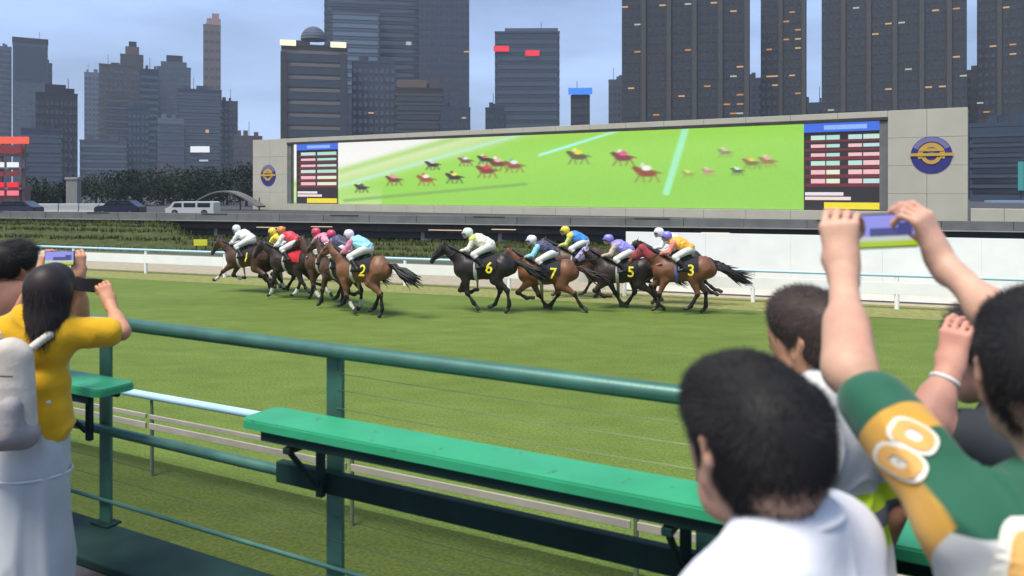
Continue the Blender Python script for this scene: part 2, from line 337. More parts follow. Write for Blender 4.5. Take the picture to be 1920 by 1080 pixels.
# -------------------------------------------------- running rails
def running_rail(name, label, P, N, s0, s1, step, zt, base, gaps, first, pw, bm=None, pm=None):
    t = thing(name, label, 'rail', (*P((s0+s1)/2), 0)); s = s0
    def p3(s, p, z): q = P(s, p); return (q.x, q.y, z)
    autosmooth(MB().tube([p3(s0, 0, zt-.045), p3(s1, 0, zt-.045)], .045, 14).build('top_rail', M_paleblue, t, True))
    for z, h in gaps:
        s = first
        while s < s1-.1:
            b = MB(); A = P(s+.03, -.035); B = P(min(s+step, s1)-.03, -.035); seg(b, A, B, h, .025, z, bev=.004); b.build('lower_board', bm or M_white, t, True); s += step
    s = first
    while s < s1:
        autosmooth(MB().tube([p3(s, .02, 0), p3(s, .02, zt-.35), p3(s, .015, zt-.09)], [pw, pw, pw*.8], 12).build('post', pm or M_white, t, True))
        s += step
running_rail('running_rail', 'pale blue topped inner running rail with white boards behind the horses', ip, IN, -42, 12, 3.92, 1.0, 0, [(.42, .34)], -43.1, .065)
def op(s, p=0): return Vector((-4.63, 9.65))+Vector((.884, -.467))*s+Vector((.467, .884))*p
running_rail('running_rail', 'pale blue topped outer running rail seen below the green bench', op, None, -9, 14, 3.0, 1.0, 0, [(.70, .05), (.58, .07)], -8.6, .022, mat('weathered_board', (.34, .31, .26), .7, var=.15, vscale=3), mat('drab_post', (.12, .14, .09), .7))

# tall white boards behind the rail on the right
wall = thing('hoarding', 'tall plain white hoarding behind the running rail on the right', 'hoarding', (*ip(4, 1.3), 0))
for i in range(9):
    s = -8.05+i*2.6; b = MB(); seg(b, ip(s, 1.3), ip(s+2.597, 1.3), 1.93, .06, .06, bev=.003); b.build('panel', M_white, wall, True)
    b = MB(); c = ip(s+.05, 1.36); b.box((c.x, c.y, .98), (.06, .06, 1.95), 0); b.build('post', M_conc, wall, True)

# -------------------------------------------------- bank, hedge, viaduct
D0 = Vector((-39.7, 62)); DD = (Vector((26.3, 41.9))-D0).normalized(); DN = Vector((-DD.y, DD.x))  # viaduct edge, DN away
def dp(s, p=0): return D0+DD*s+DN*p
def slope_mesh(pfun, s0, s1, prof, prof2, n, seed, amp):     # tall bank on the left that falls to a low one
    rg = np.random.RandomState(seed); mb = MB(); vs = []; m = len(prof)
    for i in range(n+1):
        for j in range(m):
            s_ = s0+(s1-s0)*i/n; q = pfun(s_, prof[j][0]); u_ = 960+q.x/q.y*FPX; f = min(1, max(0, (372-u_)/60)); f = f*f*(3-2*f)
            p = prof2[j][0]+(prof[j][0]-prof2[j][0])*f; z = prof2[j][1]+(prof[j][1]-prof2[j][1])*f
            q = pfun(s_, p+rg.uniform(-amp, amp)); vs.append((q.x, q.y, z+(rg.uniform(-amp, amp)*.6 if 0 < j else -.04)))
    return mb.add(vs, [(i*m+j, (i+1)*m+j, (i+1)*m+j+1, i*m+j+1) for i in range(n) for j in range(m-1)])
def blades(name, pts, n, h, m, spread, seed, w=.05):   # tufts on a slope: one mass of growth
    rg = random.Random(seed); mb = MB()
    for _ in range(n):
        x, y, z = rg.choice(pts); x += rg.uniform(-spread, spread); y += rg.uniform(-spread, spread); hh = h*rg.uniform(.4, 1.2); a = rg.uniform(0, 6.28)
        lx, ly = rg.uniform(-.4, .4)*hh, rg.uniform(-.4, .4)*hh; dx, dy = math.cos(a)*w*rg.uniform(.5, 1.3), math.sin(a)*w
        mb.add([(x-dx, y-dy, z-.03), (x+dx, y+dy, z-.03), (x+lx, y+ly, z+hh)], [(0, 1, 2)])
    return tag(mb.build(name, m), kind='stuff')
bank = slope_mesh(dp, -14, 62, [(-11, 0), (-8, .35), (-5, .66), (-3.0, .88), (-1.2, 1.0), (-.3, .95)], [(-10, 0), (-7.5, .06), (-5, .16), (-3.2, .20), (-2.6, .12), (-2.2, -.05)], 170, 3, .10)
struct(bank.build('grass_bank', M_bank, smooth=True))
M_blade = mat('bank_blades', (.075, .088, .026), .9, var=.4, vscale=3, spec=.1)
tag(blades('rough_grass', bank.v[6*3:], 20000, .24, M_blade, .5, 5, .05), 'rough olive grass on the bank below the viaduct', 'grass')

via = thing('viaduct', 'long low grey viaduct edge with dark recess under the giant screen', 'viaduct', (*dp(35), 0))
def vseg(name, s0, s1, p, h, t, z, m, bev=0): b = MB(); seg(b, dp(s0, p), dp(s1, p), h, t, z, 0, bev); return b.build(name, m, via, True)
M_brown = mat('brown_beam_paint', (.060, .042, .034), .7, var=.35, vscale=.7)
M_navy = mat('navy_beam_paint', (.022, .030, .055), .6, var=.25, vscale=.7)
M_grey = mat('grey_parapet', (.135, .138, .13), .85, var=.18, vscale=.9)
for i in range(28):
    s = -16+i*3.4; vseg('parapet_panel', s+.012, s+3.388, .2, .50, .22, 1.21, M_grey, .02)
    if i % 3 == 1: vseg('vent_slot', s+.5, s+2.6, .085, .07, .03, 1.63, M_darkconc)
vseg('lip', -16, 80, .1, .055, .5, 1.155, M_conc)
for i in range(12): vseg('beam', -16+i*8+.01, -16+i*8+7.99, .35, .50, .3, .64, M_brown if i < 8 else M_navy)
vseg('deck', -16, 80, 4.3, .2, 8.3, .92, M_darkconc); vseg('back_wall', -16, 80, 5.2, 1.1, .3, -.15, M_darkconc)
M_lamp = glow('warm_bar_lamp', (255, 226, 190), 1.2)
for i, s in enumerate(np.arange(10, 62, 4.3)): vseg('bar_lamp', s, s+(1.6 if i % 3 else 2.3), .185, .035, .03, .86+.1*((i*7) % 3-1), M_lamp)
for s in np.arange(14.2, 62, 5.3): b = MB(); c = dp(s, .9); b.box((c.x, c.y, .3), (.75, .75, .9), 0, 0, .03); b.build('pier', M_conc, via, True)
for s in (16.5, 19, 31, 41, 52): vseg('service_box', s, s+1.4, 3.6, .55, .5, .02, M_navy)
ys = W(376, 455, 44); b = thing('sign', 'small yellow sign in front of the viaduct by the leading horse', 'sign', (ys.x, ys.y, 0))
p = MB(); p.box((ys.x, ys.y, ys.z), (.75, .06, .34), 0, 0, .01); p.build('face', mat('yellow_sign_paint', (.62, .60, .03), .5), b, True)
for dx in (-.25, .25): p = MB(); p.box((ys.x+dx, ys.y+.05, ys.z/2-.05), (.05, .05, ys.z+.1)); p.build('leg', M_darkconc, b, True)

plat = MB().prism([tuple(dp(-40, .5)), tuple(dp(95, .5)), (120, 160), (-160, 200)], .2, .9); struct(plat.build('plateau', M_asph))

# -------------------------------------------------- giant screen
SL = Vector((-31.7, 99.8)); SD = Vector((.856, -.518)).normalized(); SN = Vector((SD.y, -SD.x))     # SN towards the viewer
SN = SN if SN.y < 0 else -SN
def sp(s, p=0): return SL+SD*s+SN*p
scr = thing('giant_screen', 'huge long outdoor video screen in a pale concrete frame', 'video screen', (*sp(38), .9))
M_beige = mat('cream_cladding', (.42, .395, .315), .7, var=.06, vscale=.5)
def sseg(name, s0, s1, p, h, t, z, m, bev=0, par=None): b = MB(); seg(b, sp(s0, p), sp(s1, p), h, t, z, 0, bev); return b.build(name, m, par or scr, True)
def cladding(s0, s1, z0, z1, nx, nz_):
    for i in range(nx):
        for j in range(nz_):
            a = s0+(s1-s0)*i/nx; b_ = s0+(s1-s0)*(i+1)/nx; c = z0+(z1-z0)*j/nz_; d = z0+(z1-z0)*(j+1)/nz_
            sseg('cladding_panel', a+.008, b_-.008, .0, d-c-.016, 1.6, c+.008, M_beige, .02)
sseg('core', .1, 76.8, -.6, 8.5, 1.6, .95, M_darkconc)
cladding(0, 6.0, .9, 9.5, 2, 4); cladding(71.6, 77, .9, 9.5, 2, 4)
cladding(6.0, 71.6, .9, 1.7, 18, 1); cladding(6.0, 71.6, 9.0, 9.5, 18, 1)
sseg('soffit', 6.0, 71.6, .1, .22, 1.55, 8.775, M_darkconc)  # shading under the overhang put into the dark tone
for s0 in (6.0, 71.0): sseg('reveal', s0, s0+.6, .15, 7.0, 1.2, 1.72, M_grey)  # jamb shading put into the greyer tone
# LED picture: one coloured cell per diode block
def led_picture():
    nx, nz_ = 700, 78; s0, s1, z0, z1 = 6.62, 70.98, 1.72, 8.77
    S = s0+(s1-s0)*(np.arange(nx)+.5)/nx; Z = z0+(z1-z0)*(np.arange(nz_)+.5)/nz_
    Sg, Zg = np.meshgrid(S, Z, indexing='ij'); X = SL.x+SD.x*Sg; Yd = SL.y+SD.y*Sg
    U = 960+X/Yd*FPX; V = HOR+(CAMZ-Zg)/Yd*FPX
    I = np.zeros((nx, nz_, 3)); I[:] = (160, 222, 84); rg = np.random.RandomState(5)
    def blend(mask, col, a=1.0): m = (np.clip(mask, 0, 1)*a)[..., None]; I[:] = I*(1-m)+np.array(col)*m
    ss = lambda a, b, x: np.clip((x-a)/(b-a), 0, 1)
    blend(ss(0, 60, V-(345-(U-640)*.10))*.8, (140, 206, 72), .5)
    edge = 352-(U-640)*.285                                        # far rail and crowd wedge
    blend(ss(-6, 40, edge-V+8), (236, 240, 205)); blend(ss(18, 40, edge-V), (252, 250, 246)); blend(np.exp(-((edge-V-30)/7)**2), (180, 222, 120), .9)
    blend(np.exp(-((edge-V-3)/4)**2), (196, 240, 226), .8); blend(((U > 640) & (U < 720))*ss(340, 380, V)*.5, (225, 238, 190))
    def line(x0, y0, x1, y1, w, col, a=1):
        dx, dy = x1-x0, y1-y0; t = np.clip(((U-x0)*dx+(V-y0)*dy)/(dx*dx+dy*dy), 0, 1); d = np.hypot(U-x0-t*dx, V-y0-t*dy); blend(ss(w+1.2, w-1.2, d), col, a)
    line(1015, 291, 1160, 246, 2.5, (176, 250, 236)); line(1289, 238, 1252, 360, 6.5, (170, 244, 196)); line(1160, 246, 1260, 236, 2, (190, 245, 190), .6)
    blend(ss(0, 30, 262-(U-1150)*.1-V)*(U > 1000)*.35, (200, 215, 110)); line(650, 376, 990, 345, 3, (126, 176, 86), .7)
    def ell(x, y, a, b, col, al=1): blend(ss(1.25, .8, np.hypot((U-x)/a, (V-y)/b)), col, al)
    def horse(x, y, k, body, silk, cap_):
        ell(x, y+4*k, 12*k, 4.2*k, body); ell(x-11*k, y+0*k, 5*k, 3*k, body); ell(x-15*k, y-2.5*k, 3.6*k, 2.2*k, body); line(x+11*k, y+2*k, x+18*k, y+4*k, 1.0, body, .8)
        for q, e_ in ((-9, -6), (-6, 2), (7, -4), (10, 5)): line(x+q*k, y+6*k, x+(q+e_)*k, y+15*k, 1.0, body, .8)
        ell(x-1*k, y-2.5*k, 6*k, 3.4*k, silk); ell(x-6*k, y-6.5*k, 2.6*k, 2.4*k, cap_)
    br, dk = (118, 66, 44), (58, 44, 42)
    for a in [(682, 349, .75, dk, (84, 84, 96), (230, 230, 220)), (743, 334, .9, br, (242, 156, 178), (250, 150, 170)), (803, 333, 1, (160, 84, 56), (248, 244, 240), (226, 90, 90)),
              (815, 306, .8, dk, (206, 220, 222), (240, 240, 240)), (856, 329, .95, dk, (244, 232, 90), (70, 70, 70)), (877, 299, .8, (124, 88, 70), (226, 232, 240), (170, 170, 190)),
              (917, 316, 1.15, (140, 60, 52), (232, 66, 80), (244, 220, 220)), (938, 303, 1.1, br, (244, 190, 200), (250, 250, 246)), (968, 307, 1.1, (150, 86, 60), (236, 240, 244), (120, 180, 220)),
              (913, 296, .8, dk, (220, 110, 100), (245, 245, 230)), (1088, 289, 1.25, (96, 92, 60), (240, 226, 70), (245, 240, 170)), (1172, 291, 1.3, (132, 60, 70), (238, 92, 150), (246, 240, 240)),
              (1216, 319, 1.5, (150, 76, 50), (250, 246, 240), (230, 230, 226)), (1330, 319, .7, (190, 150, 120), (246, 180, 190), (250, 230, 230)), (1293, 324, .7, (150, 170, 80), (240, 240, 100), (240, 240, 160)),
              (1362, 283, .8, (140, 150, 96), (236, 190, 190), (240, 230, 220)), (1385, 318, .7, (90, 96, 70), (230, 246, 240), (240, 250, 250)), (1412, 302, 1, (130, 120, 70), (226, 222, 90), (236, 170, 100)), (1442, 299, 1, (160, 120, 80), (246, 170, 170), (230, 236, 230))]: horse(*a)
    for ax_, sg in ((0, 1.0), (1, .35)):        # the broadcast picture is soft
        kx = np.arange(-8, 9); kw = np.exp(-.5*(kx/sg)**2); kw /= kw.sum(); I[:] = sum(w_*np.roll(I, int(k_), ax_) for k_, w_ in zip(kx, kw))
    def board(u0, u1, cols):
        In = (U >= u0) & (U <= u1); t = (U-u0)/(u1-u0); zt = (Zg-z0)/(z1-z0)
        def bx(a, b, c, d, col): I[In & (t >= a) & (t < b) & (zt >= c) & (zt < d)] = col
        bx(0, 1, 0, 1, (26, 16, 24)); bx(0, 1, .9, 1, (74, 116, 232)); bx(.25, .8, .925, .97, (150, 186, 250))
        for r in range(6):
            c = .285+r*.101; bx(.02, .98, c-.012, c+.022, (112, 18, 34))
            for k, (a, b) in enumerate(cols):
                col = [(246, 190, 196), (196, 232, 216), (244, 196, 198), (186, 228, 222)][(k+r*(k % 2)+(r % 3 == 2)) % 4] if k != 1 else [(232, 240, 206), (180, 226, 210)][r > 1]
                bx(a, b, c+.024, c+.072, col)
        bx(.02, .5, .17, .21, (240, 228, 236)); bx(.02, .6, .11, .15, (246, 222, 214)); bx(.25, .97, .015, .085, (246, 226, 24))
    board(560, 638, [(.1, .45), (.5, .95)]); board(1509, 1655, [(.09, .27), (.28, .46), (.56, .74), (.76, .97)])
    I += rg.normal(0, 3, I.shape); I = np.clip(I, 0, 255)/255; Lc = np.where(I > .04045, ((I+.055)/1.055)**2.4, I/12.92)
    gs = np.linspace(s0, s1, nx+1); gz = np.linspace(z0, z1, nz_+1); q = sp(0, .34)
    A, B = np.meshgrid(gs, gz, indexing='ij'); Vt = np.stack([q.x+SD.x*A, q.y+SD.y*A, B], -1).reshape(-1, 3)
    ii, jj = np.meshgrid(np.arange(nx), np.arange(nz_), indexing='ij'); b0 = (ii*(nz_+1)+jj).ravel()
    F = np.stack([b0, b0+nz_+1, b0+nz_+2, b0+1], 1)
    me = bpy.data.meshes.new('display'); me.from_pydata(Vt.tolist(), [], F.tolist())
    at = me.color_attributes.new('led', 'FLOAT_COLOR', 'CORNER'); col = np.ones((len(F), 4, 4)); col[:, :, :3] = Lc.reshape(-1, 1, 3); at.data.foreach_set('color', col.ravel())
    m = bpy.data.materials.new('led_panel'); m.use_nodes = True; n = m.node_tree; b = n.nodes['Principled BSDF']; b.inputs['Base Color'].default_value = (.02, .02, .02, 1); b.inputs['Roughness'].default_value = .6
    a = n.nodes.new('ShaderNodeVertexColor'); a.layer_name = 'led'; n.links.new(a.outputs[0], b.inputs['Emission Color']); b.inputs['Emission Strength'].default_value = .97/2**EXPO
    link('display', me, m, scr, True)
led_picture()
sseg('display_backing', 6.6, 71.0, .25, 7.06, .16, 1.71, M_darkconc)
# round crests on both pylons
M_crestblue = mat('crest_blue', (.03, .028, .16), .5); M_crestlilac = mat('crest_lilac', (.16, .15, .30), .5); M_gold = mat('crest_gold', (.50, .31, .05), .45)
def crest(s, zc, r):
    def disc(name, r0, r1, a0, a1, p, m, n=28, par=None, sx=1):
        mb = MB(); vs = []; 
        for i in range(n+1):
            a = a0+(a1-a0)*i/n
            for rr in (r0, r1):
                for dpth in (p-.03, p): q = sp(s+rr*math.cos(a)*sx, dpth); vs.append((q.x, q.y, zc+rr*math.sin(a)))
        fs = []
        for i in range(n):
            k = i*4; fs += [(k+1, k+3, k+7, k+5), (k, k+4, k+6, k+2), (k+2, k+6, k+7, k+3), (k, k+1, k+5, k+4)]
        return mb.add(vs, fs).build(name, m, par or scr, True)
    base = disc('crest', .01, r, 0, 2*math.pi, .84, M_crestblue, 40); base['label'] = 'round blue, lilac and gold crest'
    disc('crest_crown', r*.72, r*.97, R(25), R(155), .865, M_crestlilac, par=base); disc('crest_crown', r*.10, r*.62, R(45), R(135), .865, M_crestlilac, par=base)
    disc('crest_ring', r*.42, r*.66, R(-20), R(200), .885, M_gold, par=base); disc('crest_ring', r*.30, r*.5, R(200), R(340), .885, M_gold, par=base)
    b = MB(); seg(b, sp(s-r*1.04, .90), sp(s+r*1.04, .90), r*.16, .03, zc-r*.06); b.build('crest_bar', M_gold, base, True)
    b = MB(); seg(b, sp(s-r*.6, .90), sp(s+r*.6, .90), r*.14, .03, zc+r*.2); b.build('crest_bar', M_gold, base, True)
crest(74.6, 6.0, 1.40); crest(2.75, 5.1, 1.30)
# low wall beyond the right end of the screen
b = thing('low_wall', 'low cream wall running on past the right end of the giant screen', 'wall', (*sp(80, 1), .9))
for i in range(3): p = MB(); seg(p, sp(77.2+i*2.1, 1.2), sp(79.28+i*2.1, 1.2), 1.1, .4, .9, bev=.03); p.build('panel', M_beige, b, True)
# ================================================================ CITY
M_glass = mat('dark_window_glass', (.018, .022, .028), .12, spec=.7)
M_glassb = mat('blue_window_glass', (.035, .05, .065), .12, spec=.8)
M_litw = glow('lit_window_warm', (222, 180, 128), .8); M_litc = glow('lit_window_cool', (190, 206, 196), .75); M_lito = glow('lit_window_amber', (206, 146, 84), .8)
def bmat(name, c, var=.12): return mat('facade_'+name, c, .8, var=var, vscale=.12, stretch=(1, 1, .25))
BOXME = {}
def unit_box():
    if 'b' not in BOXME: BOXME['b'] = MB().box((0, 0, 0), (1, 1, 1)).mesh('unit')
    return BOXME['b']
def bpart(name, par, c, size, m):
    key = (name, m.name)
    if key not in BOXME:
        me = unit_box().copy(); me.name = name; me.materials.clear(); me.materials.append(m); BOXME[key] = me
    o = bpy.data.objects.new(name, BOXME[key]); C.objects.link(o); o.parent = par; o.location = c; o.scale = size; return o
def building(name, label, u0, u1, vt, d, wall, glass, fl=3.6, bays=8, delta=0, depth=None, mode='window', lit=.0, vbot=372, u_split=None, win=(.62, .55), piers=False, seed=0, group=None, cat='building', crown=None, bandm=None):
    """a tower whose front fills u0..u1 of the view at distance d and rises to row vt"""
    rg = random.Random(seed+int(u0)); uc = (u0+u1)/2; ray = math.atan2((uc-960)/FPX, 1)
    yaw = -ray+R(delta); wv = (u1-u0)/FPX*d*math.cos(ray); depth = depth or wv*.8
    w = (wv-depth*abs(math.sin(R(delta))))/math.cos(R(delta)) if delta else wv
    c = W(uc, HOR, d); top = CAMZ+(HOR-vt)/FPX*d
    t = thing(name, label, cat, (c.x, c.y, -.05), yaw, group); H = top+.05
    bpart('wall', t, (0, depth/2, H/2), (w, depth, H), wall)
    zb = max(0, CAMZ+(HOR-vbot)/FPX*d); zt = min(H-1.2, CAMZ+(HOR+30)/FPX*d)
    faces = [('f', w, (0, 0))]
    if delta: faces.append(('s', depth, (math.copysign(w/2, -delta) if False else (w/2 if delta < 0 else -w/2), depth/2)))
    z = H-1.6-fl
    while z > zb:
        if z < zt:
            for fc, ln, (ox, oy) in faces:
                if mode == 'band':
                    if fc == 'f':
                        bpart('window_band', t, (0, -.04, z+fl*.42), (w*.94, .12, fl*win[1]), glass)
                        if bandm: bpart('floor_band', t, (0, -.12, z+fl*.86), (w*1.005, .3, fl*.26), bandm)
                    else:
                        bpart('window_band', t, (ox, oy, z+fl*.42), (.12, depth*.94, fl*win[1]), glass)
                        if bandm: bpart('floor_band', t, (ox, oy, z+fl*.86), (.3, depth*1.002, fl*.26), bandm)
                    if fc == 'f' and lit and rg.random() < lit*4:
                        bpart('lit_window', t, ((rg.random()-.5)*w*.8, -.06, z+fl*.42), (w*rg.uniform(.05, .16), .14, fl*win[1]*.9), rg.choice((M_litw, M_litc)))
                else:
                    nb = bays if fc == 'f' else max(2, int(bays*depth/w*.8)); bw = ln/nb
                    for i in range(nb):
                        a = -ln/2+bw*(i+.5)
                        if piers and i % 4 == 3: continue
                        g = glass; nm = 'window'
                        if rg.random() < lit: g = rg.choice((M_litw, M_litw, M_lito, M_litc)); nm = 'lit_window'
                        hh = .34 if nm == 'lit_window' else 1
                        if fc == 'f': bpart(nm, t, (a, -.02, z+fl*.45), (bw*win[0]*(1.6 if hh < 1 else 1), .10, fl*win[1]*hh), g)
                        else: bpart(nm, t, (ox, oy+a, z+fl*.45), (.10, bw*win[0], fl*win[1]*hh), g)
        z -= fl
    if piers:
        bw = w/bays
        for i in range(3, bays, 4): bpart('pier', t, (-w/2+bw*(i+.5), -.35, H/2), (bw*.7, .9, H), piers)
    bpart('parapet', t, (0, depth/2, H+.45), (w*1.01, depth*1.01, .9), wall)
    for j in range(3):
        a = rg.uniform(-.35, .35); bpart('roof_plant', t, (a*w, depth*rg.uniform(.3, .6), H+.9+1.0), (w*rg.uniform(.08, .22), depth*.3, rg.uniform(1.6, 3.2)), wall)
    bpart('mast', t, (rg.uniform(-.3, .3)*w, depth*.4, H+4), (.25, .25, 7), wall)
    if crown:
        for (a, b_, h0, hh, m) in crown: bpart('roof_block', t, ((a+b_)/2*w, depth*.5, H+.9+h0+hh/2), ((b_-a)*w, depth*.7, hh), m)
    t['w'] = w; t['h'] = H; return t
slate = bmat('slate', (0.0367, 0.0460, 0.0713)); teal = bmat('teal', (0.0198, 0.0491, 0.0742)); gry = bmat('grey', (0.0741, 0.0887, 0.1236)); pale = bmat('pale', (0.1200, 0.1465, 0.1996))
dkp = bmat('dark_purple', (0.0187, 0.0187, 0.0274)); brn = bmat('brown', (0.0612, 0.0518, 0.0540)); org = bmat('orange_stone', (0.1224, 0.0828, 0.0720)); dkt = bmat('dark_teal', (0.0127, 0.0332, 0.0523))
dkb = bmat('dark_brown', (0.0288, 0.0266, 0.0259)); purp = bmat('purple_grey', (0.0388, 0.0436, 0.0665)); est = bmat('estate', (0.0288, 0.0295, 0.0331)); pnk = bmat('pinkish', (0.0936, 0.0792, 0.0864)); stb = bmat('steel_blue', (0.0282, 0.0428, 0.0713))
BG = 'skyscrapers behind the giant screen'
def B(label, *a, **k): return building('tower_block', label, *a, group=BG, **k)
B('grey tower cut off by the left edge of the picture', -40, 22, 88, 520, gry, M_glassb, bays=6, mode='band', bandm=slate)
t = B('teal glass tower with dark flat top near the left edge', 24, 90, 80, 480, gry, M_glassb, bays=7, win=(.7, .6), crown=None)
bpart('teal_curtain_wall', t, (0, -.2, t['h']-12.2), (t['w']*.9, .8, 20), teal); bpart('dark_cap', t, (0, t['w']*.4, t['h']+1.2), (t['w']*1.03, t['w']*.82, 3.2), dkp)
B('grey stone slab between the teal tower and the dark tower', 58, 98, 120, 500, slate, M_glass, bays=5)
B('almost black tower with chamfered cap left of the tree row', 67, 146, 178, 330, dkp, M_glass, bays=9, win=(.7, .5), crown=[(-.28, .22, 0, 3.6, dkp)])
B('low grey-blue block below the dark tower', 40, 118, 245, 300, slate, M_glassb, mode='band', bandm=gry)
B('slim pale tower with greenish glass', 158, 194, 138, 560, pale, M_glassb, bays=5, win=(.7, .6))
B('low pale office with horizontal stripes', 150, 238, 266, 380, gry, M_glassb, mode='band', bandm=pale, lit=.02)
t = B('brown stepped tower with small crowned pinnacle', 186, 268, 124, 470, brn, M_glassb, bays=9, win=(.6, .5), crown=[(-.02, .52, 0, 7, brn), (.10, .42, 7, 4.5, org), (.18, .36, 11.5, 3.0, dkp)])
B('striped brown and grey slab before the stepped tower', 198, 240, 182, 420, brn, M_glass, mode='band', bandm=gry)
B('dark teal glass tower in the left skyline', 262, 298, 132, 450, dkt, mat('teal_glass', (.02, .055, .065), .1, spec=.8), mode='band', bandm=dkt)
B('short green glass block at the foot of the teal tower', 240, 280, 205, 400, teal, M_glassb, bays=5)
B('light grey tower with stepped crown left of the thin tower', 294, 358, 128, 500, gry, M_glassb, bays=8, crown=[(-.38, .38, 0, 3.5, gry), (-.22, .26, 3.5, 4, dkp)])
t = B('very tall thin orange stone tower with pinkish tip', 381, 414, 48, 620, org, M_glass, bays=3, fl=7, win=(.75, .35), crown=[(-.3, .5, 0, 5, mat('pink_stone', (.34, .20, .18), .8)), (.0, .4, 5, 4, mat('pink_stone', (.3, .2, .2), .8))])
B('grey office block with pale floor stripes and lit sign', 332, 416, 170, 430, slate, M_glassb, mode='band', bandm=gry, lit=.03)
t = B('dark narrow wing beside the striped office block', 412, 446, 192, 440, slate, M_glass, bays=4)
sg = W(375, 280, 428); b = thing('sign', 'bright white lit sign on the striped grey office block', 'sign', tuple(sg)); bpart('panel', b, (0, 0, 0), (10, .6, 3.2), glow('white_sign', (240, 244, 250), 1.0)); bpart('panel', b, (2, 0, -6), (4.6, .6, .9), glow('white_sign2', (190, 200, 216), .9))
B('low pinkish block behind the tree row', 284, 352, 318, 330, pnk, M_glass, bays=8, fl=3.2)
B('low reddish brown block by the left end of the screen', 438, 492, 258, 360, pnk, M_glassb, bays=6, fl=3.4)
B('pale low office in front of the thin tower', 296, 345, 225, 390, pale, M_glassb, mode='band', bandm=gry)
# middle group
t = B('dark ribbed office tower with two lamps on its top corners', 528, 652, 88, 330, dkb, M_glass, mode='band', bandm=mat('facade_ledge', (.14, .125, .11), .8), fl=5.2, win=(.6, .6), lit=.02)
for a in (-.40, .36):
    o = bpart('roof_lamp', t, (a*t['w'], -.5, t['h']+1.2), (t['w']*.24, 1.0, 2.2), glow('roof_lamp', (255, 238, 200), 1.3))
bpart('corner_pier', t, (-.46*t['w'], -.5, t['h']/2-1), (t['w']*.1, 1.6, t['h']-3), dkb); bpart('corner_pier', t, (.44*t['w'], -.5, t['h']/2-1), (t['w']*.1, 1.6, t['h']-3), purp)
dm = W(588, 75, 352); b = thing('dome', 'ribbed grey dome rising behind the two lamp tower', 'dome', tuple(dm)); mb = MB(); NN = 20
for i in range(7):
    a0, a1 = R(13*i), R(13*i+11); rr = 5.6
    mb.tube([(0, 0, rr*1.05*math.sin(a0)), (0, 0, rr*1.05*math.sin(a1))], [rr*math.cos(a0), rr*math.cos(a1)], NN, caps=True)
mb.build('ribs', gry, b)
B('huge purple-grey tower with pale striped upper floors', 609, 792, -70, 420, purp, M_glassb, mode='band', bandm=slate, fl=4.2, win=(.9, .5), lit=.004)
t = B('pale banded glass bay on the huge purple-grey tower', 622, 712, 18, 410, slate, mat('sky_glass', (.10, .14, .18), .1, spec=.8), mode='band', bandm=gry, fl=4.2, vbot=180)
B('dark slab tower right of the huge purple-grey tower', 786, 880, -60, 400, slate, M_glass, bays=10, fl=3.8, win=(.7, .5), lit=.004)
B('mid height grey tower with greenish glass before the huge tower', 660, 742, 118, 345, purp, M_glassb, bays=8, fl=3.6, lit=.008)
B('squat brown building with warm roof edge before the dark slab', 742, 832, 168, 330, dkb, M_glass, mode='band', bandm=brn, fl=3.8, crown=[(-.48, .15, 0, 3.4, org), (.2, .42, 0, 5, brn)], lit=.01)
B('slim dark block at the right foot of the dark slab', 826, 882, 205, 320, stb, M_glass, bays=7, fl=3.3, lit=.03)
t = B('slate blue tower with red signs on its top', 928, 1049, 62, 380, stb, M_glassb, mode='band', bandm=slate, fl=4, win=(.9, .62), lit=.01, crown=[(-.35, .48, 0, 2.2, gry)])
M_red = glow('red_sign', (245, 30, 50), 1.0)
for a, z, l in ((-.40, 7.5, .24), (.08, 9.6, .22)): bpart('red_sign', t, (a*t['w'], -.6, t['h']-z), (t['w']*l, .6, 2.6), M_red)
B('dark green low block at the foot of the slate blue tower', 910, 945, 205, 360, dkt, M_glass, bays=4)
t = B('small dark block carrying a bright blue sign', 1070, 1106, 182, 360, dkp, M_glass, bays=5, fl=3.4); bpart('blue_sign', t, (0, -.4, t['h']+2.6), (t['w']*1.25, .6, 3.0), glow('blue_sign', (60, 140, 250), 1.0))
bpart('sign_frame', t, (0, 0, t['h']+1.0), (t['w']*.9, .4, 2), dkp)
B('slim purple block against the first estate tower', 1141, 1172, 152, 420, purp, M_glass, bays=4)
# housing estate on the right
EG = 'dark housing estate towers at the right'
def E(label, *a, **k): return building('tower_block', label, *a, group=EG, fl=3.1, **k)
pier_m = bmat('estate_pier', (0.0550, 0.0520, 0.0500))
E('leftmost dark estate tower with scattered lit windows', 1164, 1404, -45, 270, est, M_glass, bays=20, lit=.09, piers=pier_m, win=(.62, .5), seed=1)
E('narrow dark estate tower between two strips of sky', 1426, 1512, -45, 275, est, M_glass, bays=8, lit=.10, piers=pier_m, win=(.62, .5), seed=2)
E('widest dark estate tower above the right end of the screen', 1536, 1808, -45, 265, est, M_glass, bays=22, lit=.075, piers=pier_m, win=(.62, .5), seed=3)
E('estate tower cut off by the right edge of the picture', 1829, 2020, -45, 260, est, M_glass, bays=15, lit=.09, piers=pier_m, win=(.62, .5), seed=4)
B('far grey block closing the first sky strip', 1396, 1432, 150, 330, slate, M_glass, bays=3, fl=3.2)
B('far blue-grey block closing the second sky strip', 1505, 1545, 196, 330, stb, M_glass, bays=3, fl=3.2)
B('dark podium block behind the third sky strip', 1800, 1936, 132, 300, est, M_glass, bays=12, fl=3.2, lit=.02)
B('low grey block with pale horizontal stripes right of the screen', 1816, 1990, 236, 170, stb, M_glass, mode='band', bandm=slate, fl=2.2, win=(.9, .5), vbot=400, lit=.05)
